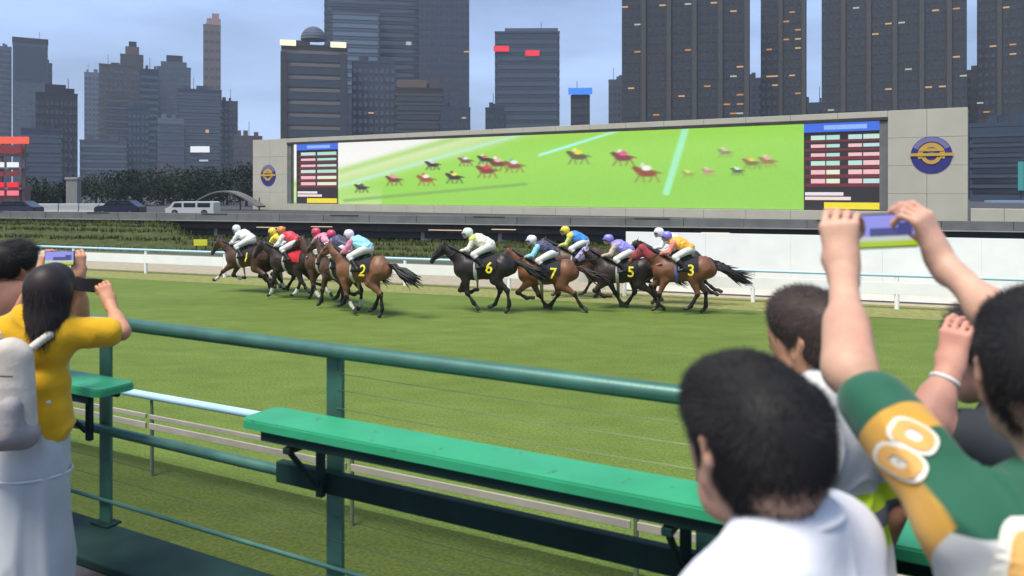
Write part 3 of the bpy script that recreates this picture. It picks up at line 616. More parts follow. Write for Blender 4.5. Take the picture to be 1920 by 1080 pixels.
b = thing('sign', 'teal upright sign at the right edge of the picture', 'sign', tuple(W(1914, 330, 150))); bpart('panel', b, (0, 0, 0), (.9, .3, 5.4), glow('teal_sign', (60, 160, 160), .8)); bpart('mast', b, (.2, .3, -4), (.3, .3, 9), dkp)
b = thing('awning', 'pale blue awning on the low striped block at the right edge', 'awning', tuple(W(1890, 380, 150))); bpart('sheet', b, (0, 0, 0), (7.5, 2.4, .9), mat('awning_blue', (.22, .32, .40), .6)); bpart('valance', b, (0, -1.25, -.55), (7.5, .08, .6), mat('awning_blue', (.2, .3, .4), .6))
for k in (-3.4, 0, 3.4): bpart('pole', b, (k, -1.1, -1.6), (.12, .12, 2.4), dkp)

# -------------------------------------------------- left roadside on the plateau
M_bark = mat('bark', (.05, .04, .03), .9, var=.3, vscale=6); M_leafd = mat('dark_leaves', (.012, .022, .011), .8, var=.5, vscale=1.2, spec=.2); M_leafm = mat('mid_leaves', (.018, .030, .013), .8, var=.5, vscale=1.2, spec=.2)
def tree(label, u, v, d, h, r, seed, m):
    rg = random.Random(seed); base = W(u, 380, d); t = thing('tree', label, 'tree', (base.x, base.y, .9), 0, 'trees along the road at the left')
    tr = MB(); tr.tube([(0, 0, 0), (.05, 0, h*.3), (rg.uniform(-.2, .2), 0, h*.62)], [.22, .16, .08], 8)
    for i in range(6): a = rg.uniform(0, 6.28); tr.tube([(.03, 0, h*rg.uniform(.25, .5)), (math.cos(a)*r*.6, math.sin(a)*r*.6, h*rg.uniform(.55, .85))], [.09, .03], 6)
    tr.build('trunk', M_bark, t); cr = MB(); cl = []
    for i in range(22): a = rg.uniform(0, 6.28); q = r*math.sqrt(rg.random())*.8; cl.append((math.cos(a)*q, math.sin(a)*q, h*rg.uniform(.12, .90), r*rg.uniform(.25, .45)))
    for i in range(2200):
        cx, cy, cz, cr_ = rg.choice(cl); v3 = Vector((rg.gauss(0, 1), rg.gauss(0, 1), rg.gauss(0, .8))).normalized()*cr_*rg.uniform(.6, 1.05); p = Vector((cx, cy, cz))+v3
        s = rg.uniform(.12, .26); a = Vector((rg.gauss(0, 1), rg.gauss(0, 1), rg.gauss(0, 1))).normalized(); bb = a.orthogonal().normalized()
        cr.add([p-a*s, p+bb*s*.5, p+a*s, p-bb*s*.5], [(0, 1, 2, 3)])
    cr.build('crown', m, t)
names = ['dark tree at the left end of the row', 'small dark tree beside the pale pillar', 'rounded dark tree just right of the pale pillar', 'dark tree second in the row right of the pillar', 'dark tree below the brown stepped tower', 'dark tree below the teal tower', 'dark tree below the light grey tower', 'dark tree below the striped office', 'dark tree above the arched canopy', 'dark tree touching the left end of the screen']
for i, (u, h, r) in enumerate([(75, 3.9, 2.6), (110, 3.6, 2.2), (180, 5.0, 3.4), (220, 5.2, 3.4), (262, 5.6, 3.6), (305, 5.4, 3.5), (345, 5.6, 3.4), (388, 5.7, 3.5), (425, 5.8, 3.2), (462, 6.4, 3.4)]):
    tree(names[i], u, 0, 118+(i % 3)*5, h, r, 20+i, M_leafd if i % 2 else M_leafm)
b = thing('pillar', 'pale concrete pillar standing before the dark tower at the left', 'pillar', (W(138, 360, 105).x, 105, .9)); bpart('shaft', b, (0, 0, 1.9), (1.45, 1.0, 3.8), mat('pale_conc', (.22, .22, .20), .8, var=.1)); bpart('head', b, (0, 0, 3.95), (1.7, 1.2, .3), M_conc); bpart('foot', b, (0, 0, .1), (1.9, 1.4, .2), M_conc)
# red lit stall at the left edge
q = W(10, 370, 88); b = thing('kiosk', 'red lit kiosk with glowing signs at the left edge', 'kiosk', (q.x, q.y, .9)); dkr = mat('kiosk_wall', (.20, .15, .14), .7, var=.2, vscale=1)
[bpart('frame_post', b, (x_, .6, 3.9), (.3, .3, 7.8), dkr) for x_ in (-3.2, -.8, 1.7)]; bpart('wall', b, (-1, 1.5, 1.5), (4.6, 2, 3), dkr); [bpart('floor_slab', b, (-.8, .6, z_), (5.2, 1.4, .25), dkr) for z_ in (2.6, 4.8, 6.3)]; bpart('sign_band', b, (-.6, -.1, 7.9), (6.4, .3, .75), glow('red_orange_sign', (246, 96, 72), 1.0)); bpart('sign_band', b, (-.8, -.1, 6.9), (5.2, .3, .9), glow('dull_red_sign', (130, 40, 44), .9))
for z, c in ((5.2, 'white_sign'), (4.2, 'dull_red_sign'), (3.0, 'red_sign'), (2.1, 'pink_sign')):
    for x in (-2.2, -.7, .9): bpart('lit_panel', b, (x, -.12, z), (1.2, .2, .55), MATS.get(c) or glow('pink_sign', (250, 120, 140), 1.0))
# barrier, vehicles, canopy
for i in range(9):
    q0 = W(-60+i*38, 384, 84); b = MB(); b.box((0, 0, .5), (2.05, .35, 1.0), 0, 0, .06); b.box((0, 0, .12), (2.05, .6, .24), 0, 0, .04)
    o = b.build('road_barrier', mat('barrier_white', (.42, .42, .40), .6, var=.1)); o.location = (q0.x, q0.y, .9)
    tag(o, 'pale road barrier block at the far left on the plateau, %s in its line' % ['leftmost', 'second', 'third', 'fourth', 'fifth', 'sixth', 'seventh', 'eighth', 'rightmost'][i], 'barrier', 'barrier blocks along the road')
def vehicle(label, u, d, L, H, m, van, rz=0):
    q = W(u, 395, d); t = thing('car' if not van else 'van', label, 'van' if van else 'car', (q.x, q.y, .9), rz)
    pr = [(-.5, .18), (-.5, .5), (-.44, .62), (-.30, .66), (-.18, .98), (.28, 1), (.42, .66), (.5, .58), (.5, .18)] if not van else [(-.5, .15), (-.5, .5), (-.42, .62), (-.34, .97), (-.28, 1), (.47, 1), (.5, .95), (.5, .15)]
    def ex(name, pl, y0, y1, m_, par, ins=0):
        bm = bmesh.new(); a = [bm.verts.new((x*L, y0, z*H)) for x, z in pl]; b_ = [bm.verts.new((x*L, y1, z*H)) for x, z in pl]; bm.faces.new(a); bm.faces.new(b_[::-1]); n = len(pl)
        for i in range(n): bm.faces.new((a[i], b_[i], b_[(i+1) % n], a[(i+1) % n]))
        bmesh.ops.recalc_face_normals(bm, faces=bm.faces[:]); bmesh.ops.bevel(bm, geom=[e for e in bm.edges if e.calc_length() > .3], offset=.05, segments=2, affect='EDGES')
        me = bpy.data.meshes.new(name); bm.to_mesh(me); bm.free(); return autosmooth(link(name, me, m_, par))
    ex('body', pr, -.85, .85, m, t)
    wn = [[(-.24, .68), (-.155, .92), (.02, .93), (.02, .68)], [(.05, .68), (.05, .93), (.25, .93), (.33, .68)]] if not van else [[(-.36, .6), (-.3, .9), (-.16, .9), (-.16, .6)], [(-.12, .6), (-.12, .9), (.12, .9), (.12, .6)], [(.16, .6), (.16, .9), (.42, .9), (.42, .6)]]
    for pl in wn: ex('window', pl, -.875, -.80, M_glass, t)
    for x in (-.3, .3):
        for y in (-.80, .80): w_ = MB().tube([(x*L, y-.1, .3), (x*L, y+.1, .3)], .3, 16).build('wheel', mat('tyre', (.015, .015, .015), .8), t); MB().tube([(x*L, y-.115, .3), (x*L, y+.115, .3)], .17, 12).build('rim', M_steel, w_)
    for y in (-.6, .6): bpart('headlight', t, (-.5*L, y, .5*H), (.05, .3, .16), M_litw)
vehicle('dark blue car on the plateau road at the left', 226, 77, 4.3, 1.45, mat('navy_car', (.012, .016, .035), .3, spec=.6), False)
vehicle('white van on the plateau road right of the dark car', 362, 76, 4.6, 1.35, mat('white_car', (.5, .5, .48), .35, spec=.6), True)
vehicle('dark car with red tail light at the left edge', 30, 76, 4.4, 1.4, mat('dark_car', (.03, .03, .05), .3, spec=.6), False)
q = W(425, 385, 96); b = thing('canopy', 'grey arched canopy left of the giant screen', 'canopy', (q.x, q.y, .9)); mb = MB(); pts = [(-4.2+8.4*i/16, .15+2.2*math.sin(math.pi*(.08+.84*i/16))**1.3) for i in range(17)]; vs = []
for x, z in pts: vs += [(x, -1.5, z), (x, 1.5, z), (x, -1.5, z-.18), (x, 1.5, z-.18)]
mb.add(vs, sum([[(i*4, i*4+4, i*4+5, i*4+1), (i*4+2, i*4+3, i*4+7, i*4+6), (i*4, i*4+2, i*4+6, i*4+4), (i*4+1, i*4+5, i*4+7, i*4+3)] for i in range(16)], [])); mb.build('roof', M_grey, b)
for x in (-3.6, -1.3, 1.3, 3.6): bpart('post', b, (x, 1.0, .75), (.14, .14, 1.5), M_grey)
# ================================================================ HORSES AND JOCKEYS
def coat(name, c, k=.18): return mat('coat_'+name, c, .44, var=k, vscale=4, bump=.12, bscale=60, spec=.32)
BAY = coat('bay', (.165, .068, .032)); DBAY = coat('dark_bay', (.085, .042, .025)); BROWN = coat('brown', (.036, .024, .018)); BLACKB = coat('black_brown', (.024, .018, .016)); LBAY = coat('light_bay', (.19, .086, .042))
POINT = mat('black_points', (.014, .011, .010), .5, spec=.3); SOCK = mat('white_sock', (.55, .52, .46), .7, var=.1); HOOF = mat('hoof_horn', (.05, .04, .03), .5)
HAIRB = mat('horse_hair_black', (.012, .010, .009), .45, spec=.4); HAIRBR = mat('horse_hair_brown', (.035, .02, .014), .45, spec=.4)
LEATH = mat('black_leather', (.012, .010, .010), .4, spec=.5); SKIN = mat('skin', (.52, .31, .22), .5, var=.06, vscale=12, spec=.4); YEL = mat('number_yellow', (.75, .62, .03), .6)
def pol(o, ang, L): return (o[0]+L*math.sin(R(ang)), o[1]-L*math.cos(R(ang)))
def horse(label, u, vfoot, d, heading, coatm, pose, neck=38, hood=None, num=None, cloth=(.014, .014, .018), socks=(), girth=None, hairm=None, scale=1.0, blinkers=None, chestpatch=None):
    """local frame: +x forward, +y its left side, z up"""
    F, H = pose; P = []; nk = R(neck)
    fy = (0, 1, 0)
    P += [cap((.40, 0, 1.22), (-.22, 0, 1.25), .335, .32, (fy, .82)), cap((.52, 0, 1.22), (.48, 0, 1.34), .27, .22, (fy, .80)), cap((.30, 0, 1.50), (.05, 0, 1.50), .10, .08, (fy, .8)),
          cap((-.30, 0, 1.27), (-.55, 0, 1.30), .30, .32, (fy, .84)), cap((-.55, 0, 1.34), (-.72, 0, 1.26), .28, .22, (fy, .86)), cap((-.22, 0, 1.42), (-.62, 0, 1.50), .16, .12),
          cap((.60, 0, 1.16), (.64, 0, 1.30), .20, .17, (fy, .85))]
    n0 = Vector((.52, 0, 1.40)); nd = Vector((math.cos(nk), 0, math.sin(nk))); n1 = n0+nd*.66
    NK = [cap(n0, n0+nd*.36, .245, .175, (fy, .62)), cap(n0+nd*.32, n1, .18, .118, (fy, .66)), cap((.34, 0, 1.50), n0+nd*.3+Vector((0, 0, .06)), .09, .07, (fy, .7))]
    hd = Vector((math.cos(nk-R(82)), 0, math.sin(nk-R(82)))); hu = Vector((-hd.z, 0, hd.x)); pl_ = n1+Vector((.01, 0, .02))
    HD = [cap(pl_, pl_+hd*.30, .115, .092, (fy, .72)), cap(pl_+hd*.10-hu*.055, pl_+hd*.2-hu*.05, .10, .08, (fy, .6)), cap(pl_+hd*.26, pl_+hd*.50, .078, .062, (fy, .78)), cap(pl_+hd*.50-hu*.015, pl_+hd*.545-hu*.03, .058, .05, (fy, .85))]
    EAR = []
    for sy in (-1, 1):
        e0 = pl_+Vector((-.03, sy*.055, .09)); EAR += [cap(e0, e0+Vector((-.02, sy*.015, .13)), .032, .010, ((1, 0, 0), .6), 0, .015)]
        P += [cap(pl_+hd*.16+Vector((0, sy*.062, 0))+hu*.035, pl_+hd*.19+Vector((0, sy*.062, 0))+hu*.03, .022, .018, None, 1, .02)]
    legs = []
    for i, (a1, a2, a3) in enumerate(F):
        y = (.15, -.15)[i]; sh = (.52, 1.18); el = (.44+.05*math.sin(R(a1)), .97); kn = pol(el, a1, .42); fe = pol(kn, a2, .31); ho = pol(fe, a3, .12); tp = pol(ho, a3+25, .07)
        wt = 2 if ('F%d' % i) in socks else 1; k3 = lambda q: (q[0], y, q[1])
        P += [cap(k3(sh), k3(el), .17, .125, (fy, .65)), cap(k3(el), k3(kn), .115, .056, (fy, .85), 0), cap(k3(kn), k3((kn[0]+.001, kn[1])), .060, .060, None, 1), cap(k3(kn), k3(fe), .043, .036, None, 1), cap(k3(pol(kn, a2, .2)), k3(fe), .040, .046, None, wt), cap(k3(fe), k3(ho), .040, .038, None, wt), cap(k3(ho), k3(tp), .044, .056, None, 3)]; legs.append(tp)
    for i, (a0, a1, a2, a3) in enumerate(H):
        y = (.145, -.145)[i]; hp = (-.56, 1.26); st = pol(hp, a0, .36); hk = pol(st, a1, .44); fe = pol(hk, a2, .38); ho = pol(fe, a3, .12); tp = pol(ho, a3+25, .07)
        wt = 2 if ('H%d' % i) in socks else 1; k3 = lambda q: (q[0], y, q[1])
        P += [cap(k3(hp), k3(st), .235, .15, (fy, .66)), cap(k3(st), k3(hk), .145, .060, (fy, .75)), cap(k3(hk), k3((hk[0]-.02, hk[1]+.03)), .058, .045, (fy, .7), 1), cap(k3(hk), k3(fe), .050, .038, None, 1), cap(k3(pol(hk, a2, .24)), k3(fe), .042, .047, None, wt), cap(k3(fe), k3(ho), .042, .039, None, wt), cap(k3(ho), k3(tp), .045, .058, None, 3)]; legs.append(tp)
    zmin = min(q[1] for q in legs)-.062
    me = wrinkle(sdf_mesh('body', P+NK+HD+EAR, .021, .045, True), .010, 4.5, (1, .7, .6), u*.01)
    q = W(u, vfoot, d); t = thing('horse', label, 'horse', (q.x, q.y, 0), R(heading), 'racehorses galloping to the left'); t.scale = (scale,)*3
    dz = -zmin
    def put(name, me_, m, par=t): o = link(name, me_, m, par, smooth=True); return o
    body = put('body', me, [coatm, POINT, SOCK, HOOF]); body.location.z = dz
    tree_ = bvh_of(me)
    def sub(name, me_, m, par=None): o = link(name, me_, m, par or t, smooth=True); o.location.z = 0 if par else dz; return o
    # tail and mane: locks of hair
    hm = hairm or HAIRB; rg = random.Random(int(u)); tl = MB(); root = Vector((-.90, 0, 1.40))
    for i in range(46):
        off = Vector((0, rg.uniform(-.035, .035), rg.uniform(-.05, .03))); L = rg.uniform(.65, 1.0); sy = rg.uniform(-.10, .10); dr = rg.uniform(.22, .50); wv = rg.uniform(-.05, .05)
        pts = [root+off+Vector((.06, 0, 0)), root+off+Vector((-.18*L, sy*.3, -.02+wv)), root+off+Vector((-.50*L, sy*.8, -.20*dr/.36-wv)), root+off+Vector((-.80*L, sy*1.2, -dr*.85+wv)), root+off+Vector((-1.0*L, sy*1.6, -dr*1.05+wv*2))]
        tl.tube(pts, [.020, .026, .024, .016, .003], 5)
    sub('tail', tl.mesh('tail'), hm)
    mn = MB()
    for i in range(34):
        f = i/33; b = n0+nd*(.02+.62*f)+Vector((-math.sin(nk), 0, math.cos(nk)))*(.215-.10*f)*1.0; y = rg.uniform(-.02, .02); L = rg.uniform(.12, .2)
        sd_ = .05+.03*rg.random()
        mn.tube([b+Vector((.02, y, -.06)), b+Vector((-.02, y+sd_*.6, .02)), b+Vector((-.07, sd_+.03, -.02)), b+Vector((-.10-L*.5, sd_+.05, -L*.75))], [.02, .022, .016, .003], 5)
    sub('mane', mn.mesh('mane'), hm)
    # saddle cloth draped on the back
    def drape(x0, x1, a0, a1, off, nx=10, na=26, slant=0):
        vs = []; fs = []
        for i in range(nx+1):
            for j in range(na+1):
                a = R(a0+(a1-a0)*j/na); x = x0+(x1-x0)*i/nx+slant*abs(math.sin(a))
                dv = Vector((0, math.sin(a), math.cos(a))); h = tree_.ray_cast(Vector((x, 0, 1.26))+dv*.9, -dv, .9); p = h[0] if h[0] else Vector((x, 0, 1.26))+dv*.3
                vs.append(p+dv*off)
        for i in range(nx):
            for j in range(na): k = i*(na+1)+j; fs.append((k, k+1, k+na+2, k+na+1))
        m_ = bpy.data.meshes.new('d'); m_.from_pydata(vs, [], fs); m_.update(); return m_
    cm = mat('saddle_cloth_%02d_%02d_%02d' % tuple(int(c*99) for c in cloth), cloth, .8, var=.1, vscale=20)
    dm_ = drape(-.44, .14, -98, 98, .014); sc = sub('saddle_cloth', dm_, cm)
    if num:
        b2 = bvh_of(dm_)
        nm = wrap_text(num, .40, b2, (-.245, .34, 1.25), (-1, 0, 0), (0, 0, 1), .008, .006); sub('number', nm, YEL, sc)
        nm = wrap_text(num, .40, b2, (-.245, -.34, 1.25), (1, 0, 0), (0, 0, 1), .008, .006); sub('number', nm, YEL, sc)
    sub('saddle', sdf_mesh('saddle', [cap((.08, 0, 1.555), (-.16, 0, 1.56), .075, .085, (fy, 1.7)), cap((-.22, 0, 1.60), (-.24, 0, 1.62), .06, .05, (fy, 1.9)), cap((.12, 0, 1.59), (.14, 0, 1.61), .05, .04, (fy, 1.3))]+[cap((.02, s*.16, 1.52), (.08, s*.30, 1.25), .05, .06, (fy, .4)) for s in (-1, 1)], .02, .04), LEATH)
    gm = mat('girth_%s' % (girth[0] if girth else 'white'), girth[1] if girth else (.5, .48, .44), .7)
    sub('girth', drape(.10, .19, 60, 300, .012, 3, 40), gm)
    # bridle and reins
    br = MB(); ring = lambda c, r, ax: [c+(hu*math.cos(a)*r+Vector((0, 1, 0))*math.sin(a)*r*.78) for a in np.linspace(0, 2*math.pi, 13)]
    br.tube(ring(pl_+hd*.36, .092, 0), .010, 6); br.tube(ring(pl_+hd*.05, .135, 0), .010, 6)
    for s in (-1, 1):
        br.tube([pl_+hd*.02+Vector((0, s*.095, .0)), pl_+hd*.36+Vector((0, s*.068, 0)), pl_+hd*.46-hu*.03+Vector((0, s*.06, 0))], .009, 6)
        br.tube([pl_+hd*.46-hu*.03+Vector((0, s*.062, 0)), n0+nd*.34+Vector((.05, s*.17, -.02)), Vector((.62, s*.09, 1.66))], .008, 6)
    sub('bridle', br.mesh('bridle'), LEATH)
    if hood: sub('hood', sdf_mesh('hood', inflate([cap(n0+nd*.40, n1, .175, .122, (fy, .68))]+HD[:2]+[cap(pl_+hd*.26, pl_+hd*.36, .078, .07, (fy, .8))], .014), .02, .05), mat('hood_'+hood[0], hood[1], .75))
    if blinkers: sub('blinkers', sdf_mesh('blinkers', inflate(HD[:2]+EAR, .012), .018, .04), mat('blinker_'+blinkers[0], blinkers[1], .7, var=.3, vscale=14))
    if chestpatch: sub('breastplate', sdf_mesh('breastplate', [cap((.80, 0, 1.32), (.55, .24, 1.42), .03, .03, None), cap((.80, 0, 1.32), (.55, -.24, 1.42), .03, .03, None), cap((.80, 0, 1.32), (.74, 0, 1.02), .03, .03)], .018, .02), mat('sheepskin_'+chestpatch[0], chestpatch[1], .8))
    return t, dz
def silk(name, c): return mat('silk_'+name, c, .45, var=.08, vscale=6, bump=.25, bscale=16, spec=.35, sheen=.2)
BREECH = mat('white_breeches', (.66, .64, .58), .6, var=.06, vscale=10); GOG = mat('goggle_lens', (.02, .02, .03), .15, spec=.8)
def jockey(label, h, dz, silkm, helm, sleeve=None, breech=None, lean=0, dx=0, extra=None, turn=0):
    t = thing('person', label, 'jockey', tuple(h.location), h.rotation_euler.z, 'jockeys riding the racehorses'); t.scale = h.scale
    L = lean; fy = (0, 1, 0)
    sh = Vector((.20+dx, 0, 1.985+L)); pv = Vector((-.20+dx, 0, 1.83)); hd = sh+Vector((.215, 0, .135+L*.4))
    TOR = [cap(pv, pv+(sh-pv)*.5, .125, .14, (fy, 1.15)), cap(pv+(sh-pv)*.45, sh, .145, .135, (fy, 1.3)), cap(pv+(sh-pv)*.5+Vector((-.02, 0, .05)), sh+Vector((-.08, 0, .03)), .12, .10, (fy, 1.3))]
    ARM = []; HND = []; LEG = []; BT = []
    for s in (-1, 1):
        a = sh+Vector((.02, s*.18, -.01)); e = Vector((.34+dx, s*.27, 1.735)); w = Vector((.57, s*.10, 1.68))
        ARM += [cap(a, e, .068, .050), cap(e, e+(w-e)*.85, .050, .036)]; HND += [cap(e+(w-e)*.8, w, .034, .032), cap(w, w+Vector((.055, -s*.01, -.03)), .040, .030, (fy, .7)), cap(w+Vector((.03, -s*.02, -.03)), w+Vector((.01, -s*.03, -.06)), .02, .016)]
        hp = pv+Vector((.02, s*.09, -.03)); kn = Vector((.18+dx*.5, s*.27, 1.60)); an = Vector((-.10, s*.315, 1.30)); to = Vector((.09, s*.325, 1.245))
        LEG += [cap(hp, kn, .110, .072), cap(kn, kn+(an-kn)*.25, .068, .062)]; BT += [cap(kn+(an-kn)*.22, an, .062, .045), cap(an, to, .046, .036, ((0, 0, 1), .8)), cap(an+Vector((-.035, 0, -.03)), an, .036, .04)]
    fw = Vector((math.cos(.45), 0, -math.sin(.45)))
    HEAD = [cap(sh+Vector((.05, 0, .04)), hd+Vector((-.05, 0, -.05)), .062, .058), cap(hd+Vector((-.01, 0, .02)), hd+Vector((.035, 0, .0)), .095, .085, (fy, .84)), cap(hd+Vector((.05, 0, -.05)), hd+Vector((.075, 0, -.085)), .055, .04, (fy, .8)), cap(hd+Vector((.115, 0, -.02)), hd+Vector((.135, 0, -.045)), .014, .013)]
    o = link('body', sdf_mesh('body', inflate(TOR+ARM+LEG+BT, -.012)+HND+HEAD, .019, .035), SKIN, t); o.location.z = dz
    def sub(n, pr, m, k=.035):
        me_ = sdf_mesh(n, pr, .018, k)
        if n in ('silks', 'sleeves'): wrinkle(me_, .014, 9, (1, 1, 1), h.location.x)
        o = link(n, me_, m, t); o.location.z = dz; return o
    sub('silks', inflate(TOR, .006)+[cap(pv+Vector((0, 0, .03)), sh+Vector((-.1, 0, .05)), .13, .12, (fy, 1.2))]+(inflate(ARM, .008) if not sleeve else []), silkm, .05)
    if sleeve: sub('sleeves', inflate(ARM, .012), sleeve)
    sub('breeches', inflate(LEG, .008)+[cap(pv+Vector((-.03, 0, -.03)), pv+Vector((.02, 0, -.05)), .128, .12, (fy, 1.15))], breech or BREECH); [sub('boot', inflate(BT[i:i+3], .006), LEATH, .02) for i in (0, 3)]
    hl = [cap(hd+Vector((-.03, 0, .055)), hd+Vector((.02, 0, .062)), .122, .115, (fy, .88)), cap(hd+Vector((.09, 0, .05)), hd+Vector((.165, 0, .02)), .05, .022, ((0, 0, 1), .35)), cap(hd+Vector((-.03, 0, .0)), hd+Vector((-.06, 0, -.02)), .10, .07, (fy, .9))]
    hm = sub('helmet', hl, helm, .03)
    g = MB(); g.tube([hd+Vector((.105*math.cos(a)+.01, .088*math.sin(a), .005)) for a in np.linspace(-1.35, 1.35, 9)], .026, 8); o = g.build('goggles', GOG, t, smooth=True); o.location.z = dz
    if extra: sub('silk_patch', [cap(sh+Vector((-.02, .05, .02)), sh+Vector((.04, .16, .0)), .13, .10, (fy, 1.1))], extra)
    wh = MB(); wh.tube([(.60, .10, 1.70), (.40, .20, 1.60), (.10, .34, 1.50)], [.010, .009, .005], 6); o = wh.build('whip', LEATH, t); o.location.z = dz
    return t
# gallop phases: fore legs (upper, cannon, pastern), hind legs (thigh, gaskin, cannon, pastern); degrees forward of straight down
G1 = (((-8, -34, -46), (28, -82, -120)), ((30, -48, -8, 20), (48, -22, 22, 55)))
G2 = (((58, 44, 60), (30, -70, -110)), ((14, -62, -42, -70), (28, -44, -20, -50)))
G3 = (((20, 8, 40), (62, -30, -60)), ((50, -18, 28, 60), (36, -40, 0, 30)))
G4 = (((48, -60, -105), (-26, -34, -70)), ((20, -58, -30, -60), (58, -10, 36, 62)))
G5 = (((12, -6, 20), (50, -64, -110)), ((22, -60, -46, -80), (10, -66, -50, -85)))
HJ = []
def rider(*a, **k): HJ.append((a, k))
def runner(hk, jk):
    h, dz = horse(**hk); jockey(h=h, dz=dz, **jk)
wht = silk('white', (.70, .70, .68)); ylw = silk('yellow', (.72, .56, .04)); red = silk('red', (.55, .03, .05)); nvy = silk('navy', (.045, .05, .10)); cyn = silk('cyan', (.26, .60, .70)); crm = silk('cream', (.72, .70, .55)); blu = silk('blue', (.04, .22, .55)); lav = silk('lavender', (.24, .21, .58)); orn = silk('orange', (.75, .38, .04)); pnk_s = silk('pink', (.66, .22, .30)); lim = silk('lime', (.50, .55, .12)); crl = silk('coral', (.70, .20, .14))
def hel(n, c): return mat('helmet_'+n, c, .3, spec=.5)
h_w = hel('white', (.74, .74, .74)); h_y = hel('yellow', (.72, .58, .05)); h_o = hel('orange', (.62, .22, .05)); h_r = hel('red', (.60, .06, .12)); h_pw = hel('pinkwhite', (.70, .62, .68)); h_g = hel('palegreen', (.62, .72, .62)); h_b = hel('blue', (.12, .16, .50)); h_l = hel('lavender', (.22, .20, .60))
RUN = [
 (dict(label='leading bay horse at the left of the field', u=462, vfoot=0, d=26.3, heading=158, coatm=DBAY, pose=G2, neck=30, num='1', socks=('F0', 'F1')), dict(label='jockey all in white on the leading horse', silkm=wht, helm=h_w)),
 (dict(label='dark brown horse second in the field under the yellow jockey', u=530, vfoot=0, d=26.6, heading=160, coatm=BROWN, pose=G4, neck=34, socks=('F1',)), dict(label='jockey in bright yellow silks and cap', silkm=ylw, helm=h_y)),
 (dict(label='dark horse with red saddle cloth in the leading bunch', u=548, vfoot=0, d=24.8, heading=160, coatm=BROWN, pose=G3, neck=30, cloth=(.5, .02, .03), socks=('H0', 'F0')), dict(label='jockey in red and white silks with orange cap', silkm=red, helm=h_o, sleeve=wht)),
 (dict(label='brown horse with head up under the first red cap', u=612, vfoot=0, d=24.0, heading=152, coatm=DBAY, pose=G1, neck=48, socks=('F0',), chestpatch=('pale', (.4, .38, .34))), dict(label='jockey in red cap left of the other red cap', silkm=pnk_s, helm=h_r)),
 (dict(label='brown horse with head up under the second red cap', u=640, vfoot=0, d=22.6, heading=146, coatm=DBAY, pose=G3, neck=50, socks=('F1', 'H1')), dict(label='jockey in red cap and dark navy silks', silkm=nvy, helm=h_r, sleeve=blu)),
 (dict(label='bay horse with big brown rump and streaming tail behind the leading bunch', u=678, vfoot=0, d=21.6, heading=154, coatm=LBAY, pose=G1, neck=40, num='2', socks=('F0',), scale=1.03), dict(label='jockey in pale cyan silks with pinkish white cap', silkm=cyn, helm=h_pw, sleeve=pnk_s)),
 (dict(label='black-brown horse with number six saddle cloth', u=905, vfoot=0, d=22.2, heading=168, coatm=BLACKB, pose=G1, neck=33, num='6', scale=1.04), dict(label='jockey in cream silks and pale green cap', silkm=crm, helm=h_g, extra=lim)),
 (dict(label='bay horse with number seven saddle cloth', u=1024, vfoot=0, d=22.4, heading=168, coatm=BAY, pose=G4, neck=37, num='7', hairm=HAIRBR), dict(label='jockey in navy silks with cyan sleeves and white cap', silkm=nvy, helm=h_w, sleeve=cyn)),
 (dict(label='brown horse half hidden behind horse seven', u=1084, vfoot=0, d=25.0, heading=166, coatm=DBAY, pose=G3, neck=34), dict(label='jockey in bright blue silks with yellow yoke', silkm=blu, helm=h_y, sleeve=lim, extra=ylw)),
 (dict(label='dark brown horse with number five and white blinkers', u=1168, vfoot=0, d=22.8, heading=168, coatm=BROWN, pose=G4, neck=36, num='5', blinkers=('white_purple', (.46, .38, .56))), dict(label='jockey in lavender silks and lavender cap', silkm=lav, helm=h_l, sleeve=mat('beige_sleeve', (.5, .4, .3), .6))),
 (dict(label='horse behind number three ridden by the white jockey', u=1262, vfoot=0, d=23.6, heading=167, coatm=BROWN, pose=G5, neck=36), dict(label='jockey in white silks beside the orange jockey', silkm=wht, helm=h_w)),
 (dict(label='last bay horse with red hood and number three', u=1279, vfoot=0, d=21.9, heading=166, coatm=BAY, pose=G3, neck=36, num='3', hood=('red', (.30, .045, .05)), girth=('blue', (.10, .14, .35)), chestpatch=('rose', (.42, .16, .16))), dict(label='jockey in orange silks with lavender cap', silkm=orn, helm=h_l, sleeve=crl)),
]
for hk, jk in RUN: runner(hk, jk)
# ================================================================ SPECTATORS
UP = Vector((0, 0, 1)); GZ = 1.35
LIP = mat('lips', (.40, .16, .13), .5); EYE = mat('eye_dark', (.03, .02, .02), .2)
HAIR1 = mat('hair_black', (.013, .0115, .0115), .62, spec=.2); HAIR2 = mat('hair_brown', (.045, .030, .024), .55, spec=.22); HAIR3 = mat('hair_dark_brown', (.026, .018, .016), .5, spec=.25)
def skin(n, c):
    m = mat('skin_'+n, c, .5, var=.10, vscale=18, bump=.12, bscale=220, spec=.35); b = m.node_tree.nodes['Principled BSDF']; b.inputs['Subsurface Weight'].default_value = .12; b.inputs['Subsurface Radius'].default_value = (.012, .005, .003)
    q = m.node_tree; src = b.inputs['Base Color'].links[0].from_socket; z = q.nodes.new('ShaderNodeTexNoise'); z.inputs['Scale'].default_value = 7; t = q.nodes.new('ShaderNodeTexCoord'); q.links.new(t.outputs['Object'], z.inputs['Vector'])
    r = q.nodes.new('ShaderNodeValToRGB'); r.color_ramp.elements[0].position = .4; r.color_ramp.elements[0].color = (1.04, .98, .95, 1); r.color_ramp.elements[1].position = .7; r.color_ramp.elements[1].color = (.98, .80, .76, 1); q.links.new(z.outputs[0], r.inputs[0])
    x = q.nodes.new('ShaderNodeMixRGB'); x.blend_type = 'MULTIPLY'; x.inputs[0].default_value = 1; q.links.new(src, x.inputs[1]); q.links.new(r.outputs[0], x.inputs[2]); q.links.new(x.outputs[0], b.inputs['Base Color']); return m
